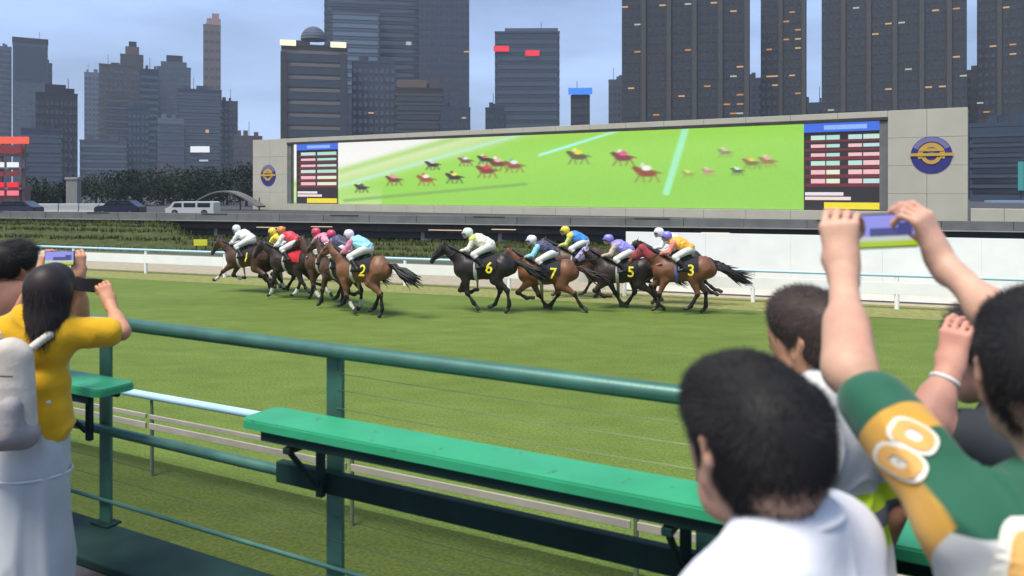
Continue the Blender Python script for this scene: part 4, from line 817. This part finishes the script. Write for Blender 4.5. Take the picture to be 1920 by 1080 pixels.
SK1 = skin('fair', (.56, .35, .25)); SK2 = skin('warm', (.55, .29, .17)); SK3 = skin('rosy', (.55, .30, .22))
def head_prims(c, f):
    r = f.cross(UP).normalized(); L = lambda a, b, z: c+f*a+r*b+UP*z; fr = (tuple(r), .84); P = []
    P += [cap(L(-.030, 0, .030), L(.030, 0, .036), .093, .088, fr), cap(L(-.055, 0, -.005), L(.02, 0, -.01), .072, .078, (tuple(r), .92)), cap(L(.045, 0, -.015), L(.055, 0, -.062), .066, .052, (tuple(r), .95)),
          cap(L(.02, -.042, -.068), L(.070, -.012, -.100), .032, .026), cap(L(.02, .042, -.068), L(.070, .012, -.100), .032, .026), cap(L(.105, 0, .008), L(.124, 0, -.030), .010, .015, None, 0, .02), cap(L(.104, -.014, -.036), L(.104, .014, -.036), .011, .011, None, 0, .015),
          cap(L(.100, -.018, -.064), L(.100, .018, -.064), .009, .009, None, 1, .012), cap(L(.088, -.035, .018), L(.088, .035, .018), .016, .016, None, 0, .03)]
    for s in (-1, 1):
        P += [cap(L(.086, s*.033, -.002), L(.087, s*.034, -.002), .012, .012, None, 2, .006)]
        P += [cap(L(-.012, s*.081, .022), L(.0, s*.077, -.030), .017, .013, (tuple((r*s-f*.35).normalized()), .55), 0, .016), cap(L(-.022, s*.090, .030), L(-.030, s*.090, .008), .009, .009, None, 0, .014), cap(L(-.004, s*.086, .040), L(-.022, s*.090, .030), .008, .009, None, 0, .014), cap(L(-.030, s*.090, .008), L(-.006, s*.081, -.034), .009, .010, None, 0, .014)]
    return P
def ribbons(name, roots, dirs, norms, length, width, m, par, bend, seed=1, segs=4, clump=0):
    rg = np.random.RandomState(seed); n = len(roots); V = np.zeros((n, segs*2+1, 3)); p = roots.copy(); d = dirs/np.linalg.norm(dirs, axis=1)[:, None]
    L = length*rg.uniform(.55, 1.15, n)
    for k in range(segs+1):
        sd = np.cross(d, norms); sd /= np.linalg.norm(sd, axis=1)[:, None]+1e-9; w = width*(1-.75*k/segs)
        if k == segs: V[:, k*2] = p
        else: V[:, k*2] = p-sd*w/2; V[:, k*2+1] = p+sd*w/2
        p = p+d*(L/segs)[:, None]; d = d+bend*(1/segs)+rg.normal(0, .05, d.shape); d /= np.linalg.norm(d, axis=1)[:, None]
    base = (np.arange(n)*(segs*2+1))[:, None]; F = []
    q = np.concatenate([base+np.array([[k*2, k*2+1, k*2+3, k*2+2]]) for k in range(segs-1)]); t3 = base+np.array([[segs*2-2, segs*2-1, segs*2]])
    me = bpy.data.meshes.new(name); me.from_pydata(V.reshape(-1, 3).tolist(), [], q.tolist()+t3.tolist()); me.update()
    return link(name, me, m, par, True, smooth=True)
def surf_samples(me, n, seed):
    rg = np.random.RandomState(seed); N = len(me.polygons); ar = np.zeros(N); me.polygons.foreach_get('area', ar); ce = np.zeros(N*3); me.polygons.foreach_get('center', ce); no = np.zeros(N*3); me.polygons.foreach_get('normal', no)
    i = rg.choice(N, n, p=ar/ar.sum()); s = math.sqrt(ar.mean()); return ce.reshape(-1, 3)[i]+rg.uniform(-.5, .5, (n, 3))*s, no.reshape(-1, 3)[i]
def short_hair(par, c, f, m, n, thick=.012, seed=1, top=.03, res=.006, nape=-.085):
    r = f.cross(UP).normalized(); L = lambda a, b, z: c+f*a+r*b+UP*z
    e = thick; fr = (tuple(r), .87)
    P = [cap(L(-.036, 0, .036), L(.022, 0, .050), .093+e, .088+e, fr), cap(L(-.056, 0, .005), L(-.056, 0, -.022), .072+e*.6, .052+e*.4, (tuple(r), 1.05)), cap(L(.015, -.026, .062), L(.015, .026, .062), .059+e, .059+e), cap(L(-.045, -.018, .050), L(-.045, .018, .050), .062+e, .062+e), cap(L(.055, -.035, .078), L(.062, .02, .080), .036+e, .030+e)]
    P += [cap(L(-.005, s*.066, .035), L(.012, s*.068, .0), .026, .014) for s in (-1, 1)]
    P += [cap(L(-.040, s*.052, -.01), L(-.052, s*.040, -.040), .030, .018) for s in (-1, 1)]
    me = sdf_mesh('hair', P, res, .03); hr = link('hair', me, m, par, True)
    ro, no = surf_samples(me, n, seed); ro = ro-no*.004; F = np.array(f); rel = ro-np.array(c); up = np.clip((rel[:, 2]-.02)/.08, 0, 1)[:, None]; back = np.clip(-(rel @ F)/.08, -.2, 1)[:, None]
    comb = (1-up)*np.array([[0, 0, -1.0]])+up*(F*.8+np.array(r)*.25+np.array([0, 0, .25]))[None]-(1-up)*F*.15
    rg = np.random.RandomState(seed+3); cl = np.sin(ro*np.array([[130., 110., 90.]])).sum(1)[:, None]; d = no*(.25+.14*up+.07*cl*up)+comb*.80+np.array(r)[None]*.09*cl+rg.normal(0, .12, no.shape)
    keep = rel[:, 2] > nape
    s_ = ribbons('hair_strands', ro[keep], d[keep], no[keep], top, .0013, m, hr, np.array([0, 0, -.55]), seed); s_['kind'] = 'stuff'
    return hr
def hand_prims(w, dv, pn, curl=(20, 35, 25), thumb=None, sc=1.0, side=1, spread=.0, tcurl=.5):
    dv = Vector(dv).normalized(); pn = Vector(pn); pn = (pn-dv*pn.dot(dv)).normalized(); sd = dv.cross(pn)*side; P = []; w = Vector(w)
    for o in (-.030, -.010, .010, .030): P.append(cap(w+dv*.012*sc+sd*o*.55*sc, w+dv*.088*sc+sd*o*sc, .0135*sc, .0115*sc, None, 0, .016))
    P.append(cap(w-dv*.03, w+dv*.02, .026*sc, .024*sc, (tuple(pn), .75), 0, .03))
    for i, (o, ln, rr) in enumerate(((-.030, .062, .0078), (-.010, .074, .0085), (.010, .080, .0088), (.030, .072, .0085))):
        p = w+dv*.090*sc+sd*o*sc; a = 0
        for j, fr in enumerate((.45, .32, .25)):
            a += R(curl[j]*(1+.12*(1-i))); d = dv*math.cos(a)+pn*math.sin(a)+sd*o*spread; q = p+d*ln*fr*sc*1.15; P.append(cap(p, q, rr*sc*(1-.06*j), rr*sc*(.94-.06*j), None, 0, .004)); p = q
    b = w+dv*.022*sc+sd*.026*sc+pn*.006; t = thumb if thumb is not None else (dv*.7+sd*.6+pn*.35); t = Vector(t).normalized()
    m = b+(t+sd*.25).normalized()*.042*sc; e1 = m+t*.034*sc; e2 = e1+(t+pn*tcurl).normalized()*.026*sc
    P += [cap(b, m, .016*sc, .0125*sc, None, 0, .014), cap(m, e1, .0112*sc, .0102*sc, None, 0, .005), cap(e1, e2, .0102*sc, .0080*sc, None, 0, .004)]
    return P
def person(label, hc, ang, skinm, arms, hd=None, hc_off=0, build=1.0, group=None, res=.010, sh_lift=(0, 0), shw=.175, lean=0, sdrop=0, boff=(0, 0)):
    """hc: head centre in the world; ang: facing, degrees clockwise from straight away; arms: (elbow, wrist, hand) for left and right in the world"""
    hc = Vector(hc); H = hc.z+.125-GZ; f = Vector((math.sin(R(ang)), math.cos(R(ang)), 0)); r = f.cross(UP); fh = f if hd is None else Vector((math.sin(R(hd)), math.cos(R(hd)), 0))
    B = Vector((hc.x, hc.y, GZ))-f*(.045+lean)+Vector((*boff, 0)); L = lambda a, b, z: B+r*a+f*b+UP*z; k = build; ff = tuple(f)
    t = thing('person', label, 'person', (B.x, B.y, GZ), 0, group)
    zs = .832*H-sdrop; zt = .868*H-sdrop
    TOR = [cap(L(-.085*k, .0, .775*H), L(.085*k, 0, .775*H), .118*k, .118*k, (ff, .88)), cap(L(-.115*k, -.01, zs-.015), L(.115*k, -.01, zs-.015), .062*k, .062*k), cap(L(-.075*k, 0, .66*H), L(.075*k, 0, .66*H), .112*k, .112*k, (ff, .88)), cap(L(-.07*k, .0, .54*H), L(.07*k, 0, .54*H), .120*k, .120*k, (ff, .9))]
    SH = []; ARM = []; sh_p = []
    for i, s in enumerate((-1, 1)):
        p = L(s*shw*k, -.01, zs-.02+sh_lift[i])+f*(.03 if sh_lift[i] else 0); sh_p.append(p)
        TOR += [cap(L(s*.02, -.015, zt), p, .045*k, .055*k), cap(L(s*.10*k, 0, .77*H), p, .08*k, .062*k)]
        e, w = (Vector(arms[i][0]), Vector(arms[i][1])); SH.append(cap(p, e, .054*k, .044*k)); ARM.append((e, w))
    top = hc+fh*(-.038)+UP*(-.075); NECK = [cap(L(0, -.02, .855*H), top, .062*k, .058*k), cap(L(0, -.010, .86*H), L(0, .0, .82*H), .052*k, .05*k)]
    FA_ = [cap(e, w, .043*k, .027*k, None) for e, w in ARM]+[cap(e, e+(w-e)*.4, .044*k, .042*k) for e, w in ARM]
    LEG = []
    for s in (-1, 1): LEG += [cap(L(s*.075*k, 0, .52*H), L(s*.09*k, .01, .285*H), .084*k, .058*k), cap(L(s*.095, .01, .285*H), L(s*.10, -.02, .05*H), .058, .040), cap(L(s*.10, -.03, .028), L(s*.115, .14, .026), .036, .030)]
    me = sdf_mesh('body', inflate(TOR+SH+LEG, -.010)+NECK+FA_+head_prims(hc, fh), res, .03, True)
    # fine hands, sharing the forearm's surface, in the same mesh
    bm = bmesh.new(); bm.from_mesh(me); off = len(bm.verts)
    for i, hp in enumerate(a[2] for a in arms):
        if hp is None: continue
        e, w = ARM[i]; hm = sdf_mesh('h', [cap(e+(w-e)*.72, w, .043*k+(.027-.043)*k*.72, .027*k)]+hp, .0038, .012); bm.from_mesh(hm); bpy.data.meshes.remove(hm)
    bm.to_mesh(me); bm.free(); me.polygons.foreach_set('use_smooth', [True]*len(me.polygons))
    link('body', me, [skinm, LIP, EYE], t, True)
    return dict(t=t, L=L, H=H, f=f, r=r, fh=fh, TOR=TOR, SH=SH, ARM=ARM, LEG=LEG, hc=hc, sh=sh_p, k=k, B=B, sd=sdrop)
def sleeve_caps(P, frac, e): return [cap(s[0], Vector(s[0])+(Vector(s[1])-Vector(s[0]))*frac, s[2]+e, s[2]+(s[3]-s[2])*frac+e*1.25) for s in P['SH']]
def tshirt(P, m, e=.014, frac=.72, hem=.47, name='shirt', res=.008, collar=None, kk=.03, cr=.068, cdz=0, ct=.005):
    H = P['H']; L = P['L']; k = P['k']; ff = tuple(P['f'])
    pr = inflate(P['TOR'], e)+[cap(L(-.09*k, -.035, .80*H), L(.09*k, -.035, .80*H), .085*k, .085*k, (ff, .9)), cap(L(-.03*k, -.022, .846*H), L(.03*k, -.022, .846*H), .054*k, .054*k)]+sleeve_caps(P, frac, e)+[cap(L(-.075*k, 0, .60*H), L(.075*k, 0, .60*H), .128*k, .128*k, (ff, .9)), cap(L(-.075*k, 0, hem*H+.13), L(.075*k, 0, hem*H+.13), .135*k, .135*k, (ff, .9))]
    me = wrinkle(sdf_mesh(name, pr, res, kk), .011, 6.5, (1, 1, .7), P['B'].x); o = link(name, me, m, P['t'], True)
    if collar:
        c = L(0, -.022, .874*H-P['sd']+cdz); n_ = (UP+P['f']*.35).normalized(); a0 = P['r']; b0 = n_.cross(a0); MB().tube([c+a0*math.cos(q)*cr*k+b0*math.sin(q)*cr*k for q in np.linspace(0, 2*math.pi, 33)], ct, 8).build('collar', collar, o, True, smooth=True)
    return o, me
def trousers(P, m, res=.012): return link('trousers', sdf_mesh('trousers', inflate(P['LEG'], .016)[:2]+inflate(P['LEG'], .016)[3:5]+[cap(P['L'](-.07, 0, .535*P['H']), P['L'](.07, 0, .535*P['H']), .126, .126, (tuple(P['f']), .9))], res, .03), m, P['t'], True)
def shoes(P, m):
    for i in (2, 5): link('shoe', sdf_mesh('shoe', inflate([P['LEG'][i]], .008), .01, .02), m, P['t'], True)
def pts(*a): return [W(*q) for q in a]
def relaxed(hc, ang, s, H):          # an arm hanging at the side
    f = Vector((math.sin(R(ang)), math.cos(R(ang)), 0)); r = f.cross(UP); B = Vector((hc[0], hc[1], GZ))-f*.045
    e = B+r*s*.235+f*-.02+UP*(.64*H); w = B+r*s*.25+f*.07+UP*(.50*H); return (e, w, hand_prims(w, (w-e).normalized(), -r*s, (14, 20, 18), side=-s))
def phone(label, c, right, up, n, w=.152, h=.074, pic=True):
    right = Vector(right).normalized(); up = Vector(up).normalized(); n = right.cross(up); c = Vector(c); t = thing('phone', label, 'phone', tuple(c))
    M = Matrix((right, up, n)).transposed().to_4x4(); M.translation = c
    def slab(name, w_, h_, d, z, m, bev, par=t, ox=0, oy=0):
        bm = bmesh.new(); bmesh.ops.create_cube(bm, size=1); bmesh.ops.scale(bm, vec=(w_, h_, d), verts=bm.verts); bmesh.ops.bevel(bm, geom=bm.edges[:], offset=bev, segments=3, affect='EDGES'); bmesh.ops.translate(bm, vec=(ox, oy, z), verts=bm.verts); bm.transform(M)
        me = bpy.data.meshes.new(name); bm.to_mesh(me); bm.free(); return autosmooth(link(name, me, m, par, True))
    slab('case', w, h, .0085, 0, mat('phone_black', (.012, .012, .014), .3, spec=.6), .0035)
    if pic:                          # live view: sky, towers, screen strip, grass
        s = slab('screen', w*.94, h*.90, .0006, .0046, glow('phone_sky', (150, 152, 236), .95), .0002)
        slab('screen_towers', w*.5, h*.24, .0004, .0051, glow('phone_towers', (74, 78, 140), .9), .0001, s, .008, -.003); slab('screen_towers', w*.2, h*.36, .0004, .0052, glow('phone_towers', (74, 78, 140), .9), .0001, s, w*.3, .003)
        slab('screen_track', w*.94, h*.14, .0004, .0051, glow('phone_track', (206, 214, 206), .9), .0001, s, 0, -h*.22); slab('screen_grass', w*.94, h*.16, .0004, .0051, glow('phone_grass', (176, 206, 40), .95), .0001, s, 0, -h*.37)
    slab('camera_bump', .03, .03, .003, -.0055, LEATH, .001, t, -w*.36, h*.2); return t

# --- 1 the man in white, nearest the camera
WT = mat('white_cotton', (.66, .66, .70), .8, var=.03, vscale=9, bump=.35, bscale=7, spec=.2, sheen=.2)
hc = W(1413, 848, 1.20); A = -16
P = person('man in white T-shirt with short black hair, back to the camera in front', hc, -48, SK1, (relaxed(hc, -48, -1, 1.78), relaxed(hc, -48, 1, 1.78)), hd=A, res=.008, lean=.0, sdrop=-.012, build=.95)
tshirt(P, WT, .020, .7, collar=WT, res=.008); short_hair(P['t'], hc, P['fh'], HAIR1, 42000, .001, 3, .024, .005, -.06); trousers(P, mat('navy_trousers', (.02, .024, .04), .8)); shoes(P, LEATH)

# --- 2 the man in the green jersey holding up a phone
hc = W(1955, 715, 1.30); A = -12
lw = W(1580, 505, 1.70); le = W(1592, 692, 1.47); rw = W(1762, 486, 1.72); re = W(1925, 652, 1.52)
ph = W(1655, 433, 1.75)
LH = hand_prims(lw, (-.02, .16, .98), (.62, .75, 0), (48, 55, 30), thumb=(.80, .10, .55), side=1, sc=1.05)
RH = hand_prims(rw, (-.34, .10, .93), (-.62, .75, 0), (48, 55, 30), thumb=(-.90, .05, .25), side=-1, sc=1.05)
P = person('man in green and gold jersey holding a phone up with both hands', hc, A, SK1, ((le, lw, LH), (re, rw, RH)), hd=22, sh_lift=(.02, .02), res=.008, shw=.180, sdrop=.022, build=.95)
def jersey_mat(sh, el, f):
    m = bpy.data.materials.new('jersey'); m.use_nodes = True; n = m.node_tree; b = n.nodes['Principled BSDF']; L = n.links.new
    tcn = n.nodes.new('ShaderNodeTexCoord')
    def dot(v, off):
        d = n.nodes.new('ShaderNodeVectorMath'); d.operation = 'DOT_PRODUCT'; d.inputs[1].default_value = tuple(v); L(tcn.outputs['Object'], d.inputs[0])
        a = n.nodes.new('ShaderNodeMath'); a.operation = 'SUBTRACT'; L(d.outputs['Value'], a.inputs[0]); a.inputs[1].default_value = off; return a.outputs[0]
    def step(x, a, w=.002):
        q = n.nodes.new('ShaderNodeMapRange'); q.inputs['From Min'].default_value = a-w; q.inputs['From Max'].default_value = a+w; L(x, q.inputs['Value']); return q.outputs[0]
    def mul(a, b_): q = n.nodes.new('ShaderNodeMath'); q.operation = 'MULTIPLY'; L(a, q.inputs[0]); L(b_, q.inputs[1]); return q.outputs[0]
    def inv(a): q = n.nodes.new('ShaderNodeMath'); q.operation = 'SUBTRACT'; q.inputs[0].default_value = 1; L(a, q.inputs[1]); return q.outputs[0]
    def mix(fac, a, col):
        q = n.nodes.new('ShaderNodeMixRGB'); L(fac, q.inputs[0]); q.inputs[2].default_value = (*col, 1)
        if isinstance(a, tuple): q.inputs[1].default_value = (*a, 1)
        else: L(a, q.inputs[1])
        return q.outputs[0]
    G = (.020, .105, .058); GO = (.62, .33, .055); WH = (.62, .61, .58)
    z = dot((0, 0, 1), 0); col = mix(step(z, 2.892), WH, G)
    ax = (el-sh).normalized(); t_ = dot(ax, sh.dot(ax)); armr = step(t_, .03); L_ = (el-sh).length
    rad = dot((1, 0, 0), sh.x+.09); onarm = mul(step(t_, .045), inv(step(rad, 0)))
    col = mix(onarm, col, G)
    pl = ax.cross(Vector((0, 1, 0))).normalized(); pl = pl if pl.x < 0 else -pl; lf = dot(pl, sh.dot(pl))
    def mxx(a, b_): q = n.nodes.new('ShaderNodeMath'); q.operation = 'MAXIMUM'; L(a, q.inputs[0]); L(b_, q.inputs[1]); return q.outputs[0]
    zone = mxx(step(t_, L_*.44), mul(step(lf, .034, .004), step(t_, -.02)))
    col = mix(mul(mul(zone, inv(step(t_, L_*.60))), inv(step(rad, 0))), col, GO)
    z0 = n.nodes.new('ShaderNodeTexNoise'); z0.inputs['Scale'].default_value = 8; L(tcn.outputs['Object'], z0.inputs['Vector'])
    bp = n.nodes.new('ShaderNodeBump'); bp.inputs['Strength'].default_value = .35; bp.inputs['Distance'].default_value = .02; L(z0.outputs[0], bp.inputs['Height']); L(bp.outputs[0], b.inputs['Normal'])
    L(col, b.inputs['Base Color']); b.inputs['Roughness'].default_value = .75; b.inputs['Sheen Weight'].default_value = .2; b.inputs['Specular IOR Level'].default_value = .2; return m
o, me = tshirt(P, jersey_mat(P['sh'][0], le, P['f']), .011, .74, name='jersey', res=.008, collar=mat('gold_trim', (.62, .33, .055), .7), cr=.084, cdz=.006, ct=.013); bv = bvh_of(me)
NW = mat('print_white', (.72, .68, .58), .7); NO = mat('print_orange', (.66, .36, .10), .7)
def eight(w, h, r0, r1):             # the two lobes of an 8 as rings
    vs = []; fs = []; n = 32; m = 5
    for cy, sx in ((h*.255, .94), (-h*.255, 1.0)):
        b0 = len(vs)
        for j in range(m+1):
            q = r0+(r1-r0)*j/m
            for i in range(n): a = 2*math.pi*i/n; c_, s_ = math.cos(a), math.sin(a); vs.append(Vector((w/2*sx*q*math.copysign(abs(c_)**.75, c_), cy+h*.27*q*math.copysign(abs(s_)**.75, s_), 0)))
        fs += [(b0+j*n+i, b0+j*n+(i+1) % n, b0+(j+1)*n+(i+1) % n, b0+(j+1)*n+i) for j in range(m) for i in range(n)]
    return vs, fs
def num8(w, h, at, n_, up0):         # number print, white edge round orange
    n_ = Vector(n_).normalized(); u_ = Vector(up0); u_ = (u_-n_*u_.dot(n_)).normalized(); r_ = u_.cross(n_)
    link('number_outline', wrap_text(eight(w, h, .05, 1), 1, bv, at, r_, u_, .004), NW, o, True); link('number', wrap_text(eight(w, h, .34, .80), 1, bv, at, r_, u_, .0062), NO, o, True)
num8(.080, .088, W(1700, 842, 1.20), Vector((0, 0, CAMZ))-W(1700, 842, 1.20), (.45, 0, .9))
num8(.17, .26, W(1962, 1150, 1.16), P['f']*-1, (0, 0, 1))
short_hair(P['t'], hc, P['fh'], HAIR1, 26000, .003, 5, .030, .006); trousers(P, mat('black_trousers', (.015, .015, .016), .8)); shoes(P, LEATH)
phone('phone held up in landscape showing the track on its screen', ph, (1, .04, .04), (0, .12, 1), None, .158, .077)

# --- 3 brown-haired person in white and neon, beyond the raised arm
hc = W(1522, 640, 2.20); P = person('brown-haired person in a white shirt with neon yellow bands', hc, -30, SK2, (relaxed(hc, -30, -1, 1.78), relaxed(hc, -30, 1, 1.78)), hd=-38)
def banded(nm, base, band, z0, z1, z2, z3):
    m = mat(nm, base, .8, bump=.3, bscale=8); n = m.node_tree; b = n.nodes['Principled BSDF']; g = n.nodes.new('ShaderNodeTexCoord'); sp_ = n.nodes.new('ShaderNodeSeparateXYZ'); n.links.new(g.outputs['Object'], sp_.inputs[0])
    rpn = n.nodes.new('ShaderNodeValToRGB'); rpn.color_ramp.interpolation = 'CONSTANT'; mr = n.nodes.new('ShaderNodeMapRange'); mr.inputs['From Min'].default_value = 1.3; mr.inputs['From Max'].default_value = 3.3; n.links.new(sp_.outputs[2], mr.inputs['Value']); n.links.new(mr.outputs[0], rpn.inputs[0])
    cr = rpn.color_ramp; cr.elements[0].color = (*base, 1); cr.elements[1].position = (z0-1.3)/2; cr.elements[1].color = (*band, 1)
    for z, c in ((z1, (.16, .16, .17)), (z2, band), (z3, base)): e = cr.elements.new((z-1.3)/2); e.color = (*c, 1)
    n.links.new(rpn.outputs[0], b.inputs['Base Color']); return m
tshirt(P, banded('white_neon_cotton', (.60, .60, .58), (.55, .72, .02), 2.44, 2.50, 2.545, 2.595), .016, .75, collar=WT); short_hair(P['t'], hc, P['fh'], HAIR2, 9000, .010, 7, .028, .007); trousers(P, mat('grey_trousers', (.10, .10, .11), .8)); shoes(P, LEATH)

# --- 4 person with a raised hand, mostly behind the jersey
hc = W(1866, 672, 2.12); le = W(1738, 788, 1.98); lw = W(1782, 692, 2.02)
LH = hand_prims(lw, (.18, .05, .96), (.75, .6, 0), (40, 50, 30), thumb=(.7, 0, .6), side=1)
P = person('bare-armed person with white wristband raising a hand behind the jersey', hc, -35, SK3, ((le, lw, LH), relaxed(hc, -35, 1, 1.70)), hd=-42)
tshirt(P, mat('dark_top', (.03, .035, .04), .8), .014, .35, collar=LEATH); short_hair(P['t'], hc, P['fh'], HAIR3, 5000, .012, 9, .03, .008); trousers(P, MATS['navy_trousers']); shoes(P, LEATH)
fh = P['fh']; rr = fh.cross(UP); gl = MB()
for s in (-1, 1):
    gl.tube([hc+fh*.012+rr*s*.084+UP*.012, hc+fh*.105+rr*s*.072+UP*.014], .0028, 6)
    gl.tube([hc+fh*.108+rr*(s*.036+.027*math.cos(q))+UP*(.002+.021*math.sin(q)) for q in np.linspace(0, 6.283, 17)], .0024, 6)
gl.tube([hc+fh*.112-rr*.010+UP*.006, hc+fh*.112+rr*.010+UP*.006], .0022, 6); gl.build('glasses', LEATH, P['t'], True, smooth=True)
ax = (lw-le).normalized(); a0 = ax.cross(Vector((0, 1, 0))).normalized(); b0 = ax.cross(a0); wc = lw-ax*.035
MB().tube([wc+a0*math.cos(q)*.032+b0*math.sin(q)*.032 for q in np.linspace(0, 6.283, 25)], .006, 8).build('wristband', mat('white_band', (.7, .68, .62), .6), P['t'], True, smooth=True)
phone('small dark phone with pale glare in the hand behind the jersey', W(1802, 626, 2.06), (1, .15, .05), (0, .25, 1), None, .11, .055, False)

# --- 5 woman in yellow with backpack
YT = mat('yellow_cotton', (.66, .36, .012), .8, var=.08, vscale=10, bump=.45, bscale=9, spec=.15, sheen=.2)
hc = W(98, 548, 3.9); re = W(228, 622, 3.98); rw = W(205, 566, 4.12); le = W(120, 648, 4.25); lw = W(132, 566, 4.25)
RH = hand_prims(rw, (-.42, .2, .85), (-.6, .7, 0), (45, 55, 30), thumb=(-.9, 0, .2), side=-1, sc=.95); LHn = hand_prims(lw, (.25, .1, .9), (.6, .7, 0), (45, 55, 30), side=1, sc=.95)
P = person('person in yellow T-shirt and grey skirt with pale backpack at the left', hc, -12, SK2, ((le, lw, LHn), (re, rw, RH)), hd=0, build=.84, sdrop=.02, boff=(-.085, 0))
o, me = tshirt(P, YT, .024, .80, hem=.505, collar=YT, kk=.04)
L, H, f, r = P['L'], P['H'], P['fh'], P['fh'].cross(UP)
hp = [cap(hc-f*.03+UP*.035, hc+f*.02+UP*.045, .108, .100, (tuple(r), .9)), cap(hc-f*.07+UP*.02, hc-f*.09-UP*.13, .085, .075, (tuple(f), .8)), cap(hc-f*.09-UP*.12, hc-f*.11-UP*.17, .075, .055, (tuple(f), .6))]+[cap(hc+r*s*.06-f*.03, hc+r*s*.07-f*.05-UP*.15, .045, .03) for s in (-1, 1)]
hm = sdf_mesh('hair', hp, .008, .04); hr = link('hair', hm, HAIR3, P['t'], True); ro, no = surf_samples(hm, 9000, 4); s_ = ribbons('hair_strands', ro-no*.004, no*.12+np.array([[0, 0, -1.0]])+np.random.normal(0, .10, no.shape), no, .07, .0024, HAIR3, hr, np.array([0, 0, -.3]), 4); s_['kind'] = 'stuff'
f, r = P['f'], P['r']; sk = MB(); n = 96; rows = [(.56, .135, 0), (.50, .155, .2), (.42, .163, .3), (.41, .160, .3), (.40, .163, .4), (.28, .168, .6), (.14, .174, .7), (.035, .180, .8)]; vs = []
zr = [q[0] for q in rows][::-1]; rr_ = [q[1] for q in rows][::-1]; NR = 60
for j in range(NR+1):
    zf = .56+(.035-.56)*j/NR; rad = float(np.interp(zf, zr, rr_))+.010
    for i in range(n):
        a = 2*math.pi*i/n; vs.append(L(math.cos(a)*rad, math.sin(a)*rad*.86, zf*H))
sk.add(vs, [(j*n+i, (j+1)*n+i, (j+1)*n+(i+1) % n, j*n+(i+1) % n) for j in range(NR) for i in range(n)])
sk_o = link('skirt', wrinkle(sk.mesh('skirt'), .015, 7.5, (1, 1, .16), 2.2), mat('grey_skirt_cloth', (.46, .47, .47), .8, var=.06, vscale=6), P['t'], True, smooth=True)
MB().tube([L(math.cos(a)*.176, math.sin(a)*.152, .412*H) for a in np.linspace(0, 6.283, 49)], .006, 8).build('waistband', mat('skirt_band', (.60, .60, .58), .7), sk_o, True, smooth=True); shoes(P, LEATH)
BPM = mat('cream_canvas', (.54, .48, .41), .85, var=.12, vscale=8, bump=.3, bscale=14); BPD = mat('grey_canvas', (.30, .27, .265), .85, var=.12, vscale=8, bump=.3, bscale=14)
b = thing('backpack', 'cream and grey backpack worn by the person in yellow', 'backpack', tuple(L(-.04, -.23, .52*H)))
bb = L(-.05, -.235, 0)
link('main_bag', sdf_mesh('main_bag', [cap(bb+r*s*.095+UP*(.58*H), bb+r*s*.085+UP*(.77*H), .062, .055) for s in (-1, 1)]+[cap(bb+r*q*.045+UP*(.575*H), bb+r*q*.045+UP*(.785*H), .078, .066) for q in (-1, 1)], .010, .03), BPM, b, True)
link('pocket', sdf_mesh('pocket', [cap(bb-f*.07+r*s*.07+UP*(.575*H), bb-f*.07+r*s*.07+UP*(.645*H), .055, .05) for s in (-1, 1)]+[cap(bb+r*s*.1+UP*(.56*H), bb+r*-s*.1+UP*(.56*H), .07, .07) for s in (1,)], .012, .05), BPD, b, True)
for s in (-1, 1):
    pp = [bb+r*s*.07+f*.03+UP*(.765*H), L(s*.11, -.10, .815*H), L(s*.12, -.01, .842*H), L(s*.125, .09, .80*H), L(s*.12, .125, .76*H), L(s*.13, .05, .68*H), L(s*.10, -.08, .62*H)]
    link('strap', sdf_mesh('strap', chain(pp, [.020]*7, 0, None), .010, .02), BPM, b, True)
MB().tube([bb+r*.03+UP*(.80*H), bb+UP*(.83*H), bb-r*.03+UP*(.80*H)], .010, 8).build('handle', BPD, b, True, smooth=True)
MB().tube([bb-f*.098+r*.09+UP*(.73*H), bb-f*.104+UP*(.735*H), bb-f*.098-r*.09+UP*(.73*H)], .004, 6).build('zip', LEATH, b, True)
phone('dark phone held sideways by the person in yellow', W(165, 534, 4.2), (1, .1, -.12), (0, .1, 1), None, .152, .074, False)

# --- 6 dark-haired person at the left edge
hc = W(26, 500, 4.62); lw = W(76, 512, 4.36); le = W(40, 590, 4.45); rw = W(148, 512, 4.36); re = W(150, 600, 4.5)
LHn = hand_prims(lw, (.1, .1, .96), (.65, .7, 0), (45, 55, 30), thumb=(.8, 0, .5), side=1); RH = hand_prims(rw, (-.1, .1, .96), (-.65, .7, 0), (45, 55, 30), thumb=(-.8, 0, .5), side=-1)
P = person('black-haired person in brown shirt raising a phone at the left edge', hc, 22, SK2, ((le, lw, LHn), (re, rw, RH)), hd=22, sh_lift=(.03, .03))
tshirt(P, mat('brown_cotton', (.16, .075, .05), .8, var=.08, vscale=9, bump=.4, bscale=9), .016, .55, collar=mat('brown_trim', (.12, .06, .04), .8)); short_hair(P['t'], hc, P['fh'], HAIR1, 6000, .018, 12, .04, .008); trousers(P, MATS['navy_trousers']); shoes(P, LEATH)
phone('raised phone with glowing screen at the left edge', W(112, 484, 4.32), (1, .05, 0), (0, .1, 1), None, .16, .078)
# ================================================================ AIR
hz = MB().box((0, 345, 70.0), (1900, 790, 142.4)).build('haze', None); hz.display_type = 'WIRE'; tag(hz, 'thin bluish evening haze over the whole racecourse', 'haze', kind='stuff')
m = bpy.data.materials.new('haze'); m.use_nodes = True; n = m.node_tree; n.nodes.clear(); o_ = n.nodes.new('ShaderNodeOutputMaterial'); v = n.nodes.new('ShaderNodeVolumePrincipled')
v.inputs['Color'].default_value = (.80, .88, 1.0, 1); v.inputs['Density'].default_value = .00028; v.inputs['Anisotropy'].default_value = .2; n.links.new(v.outputs[0], o_.inputs['Volume']); hz.data.materials.append(m)
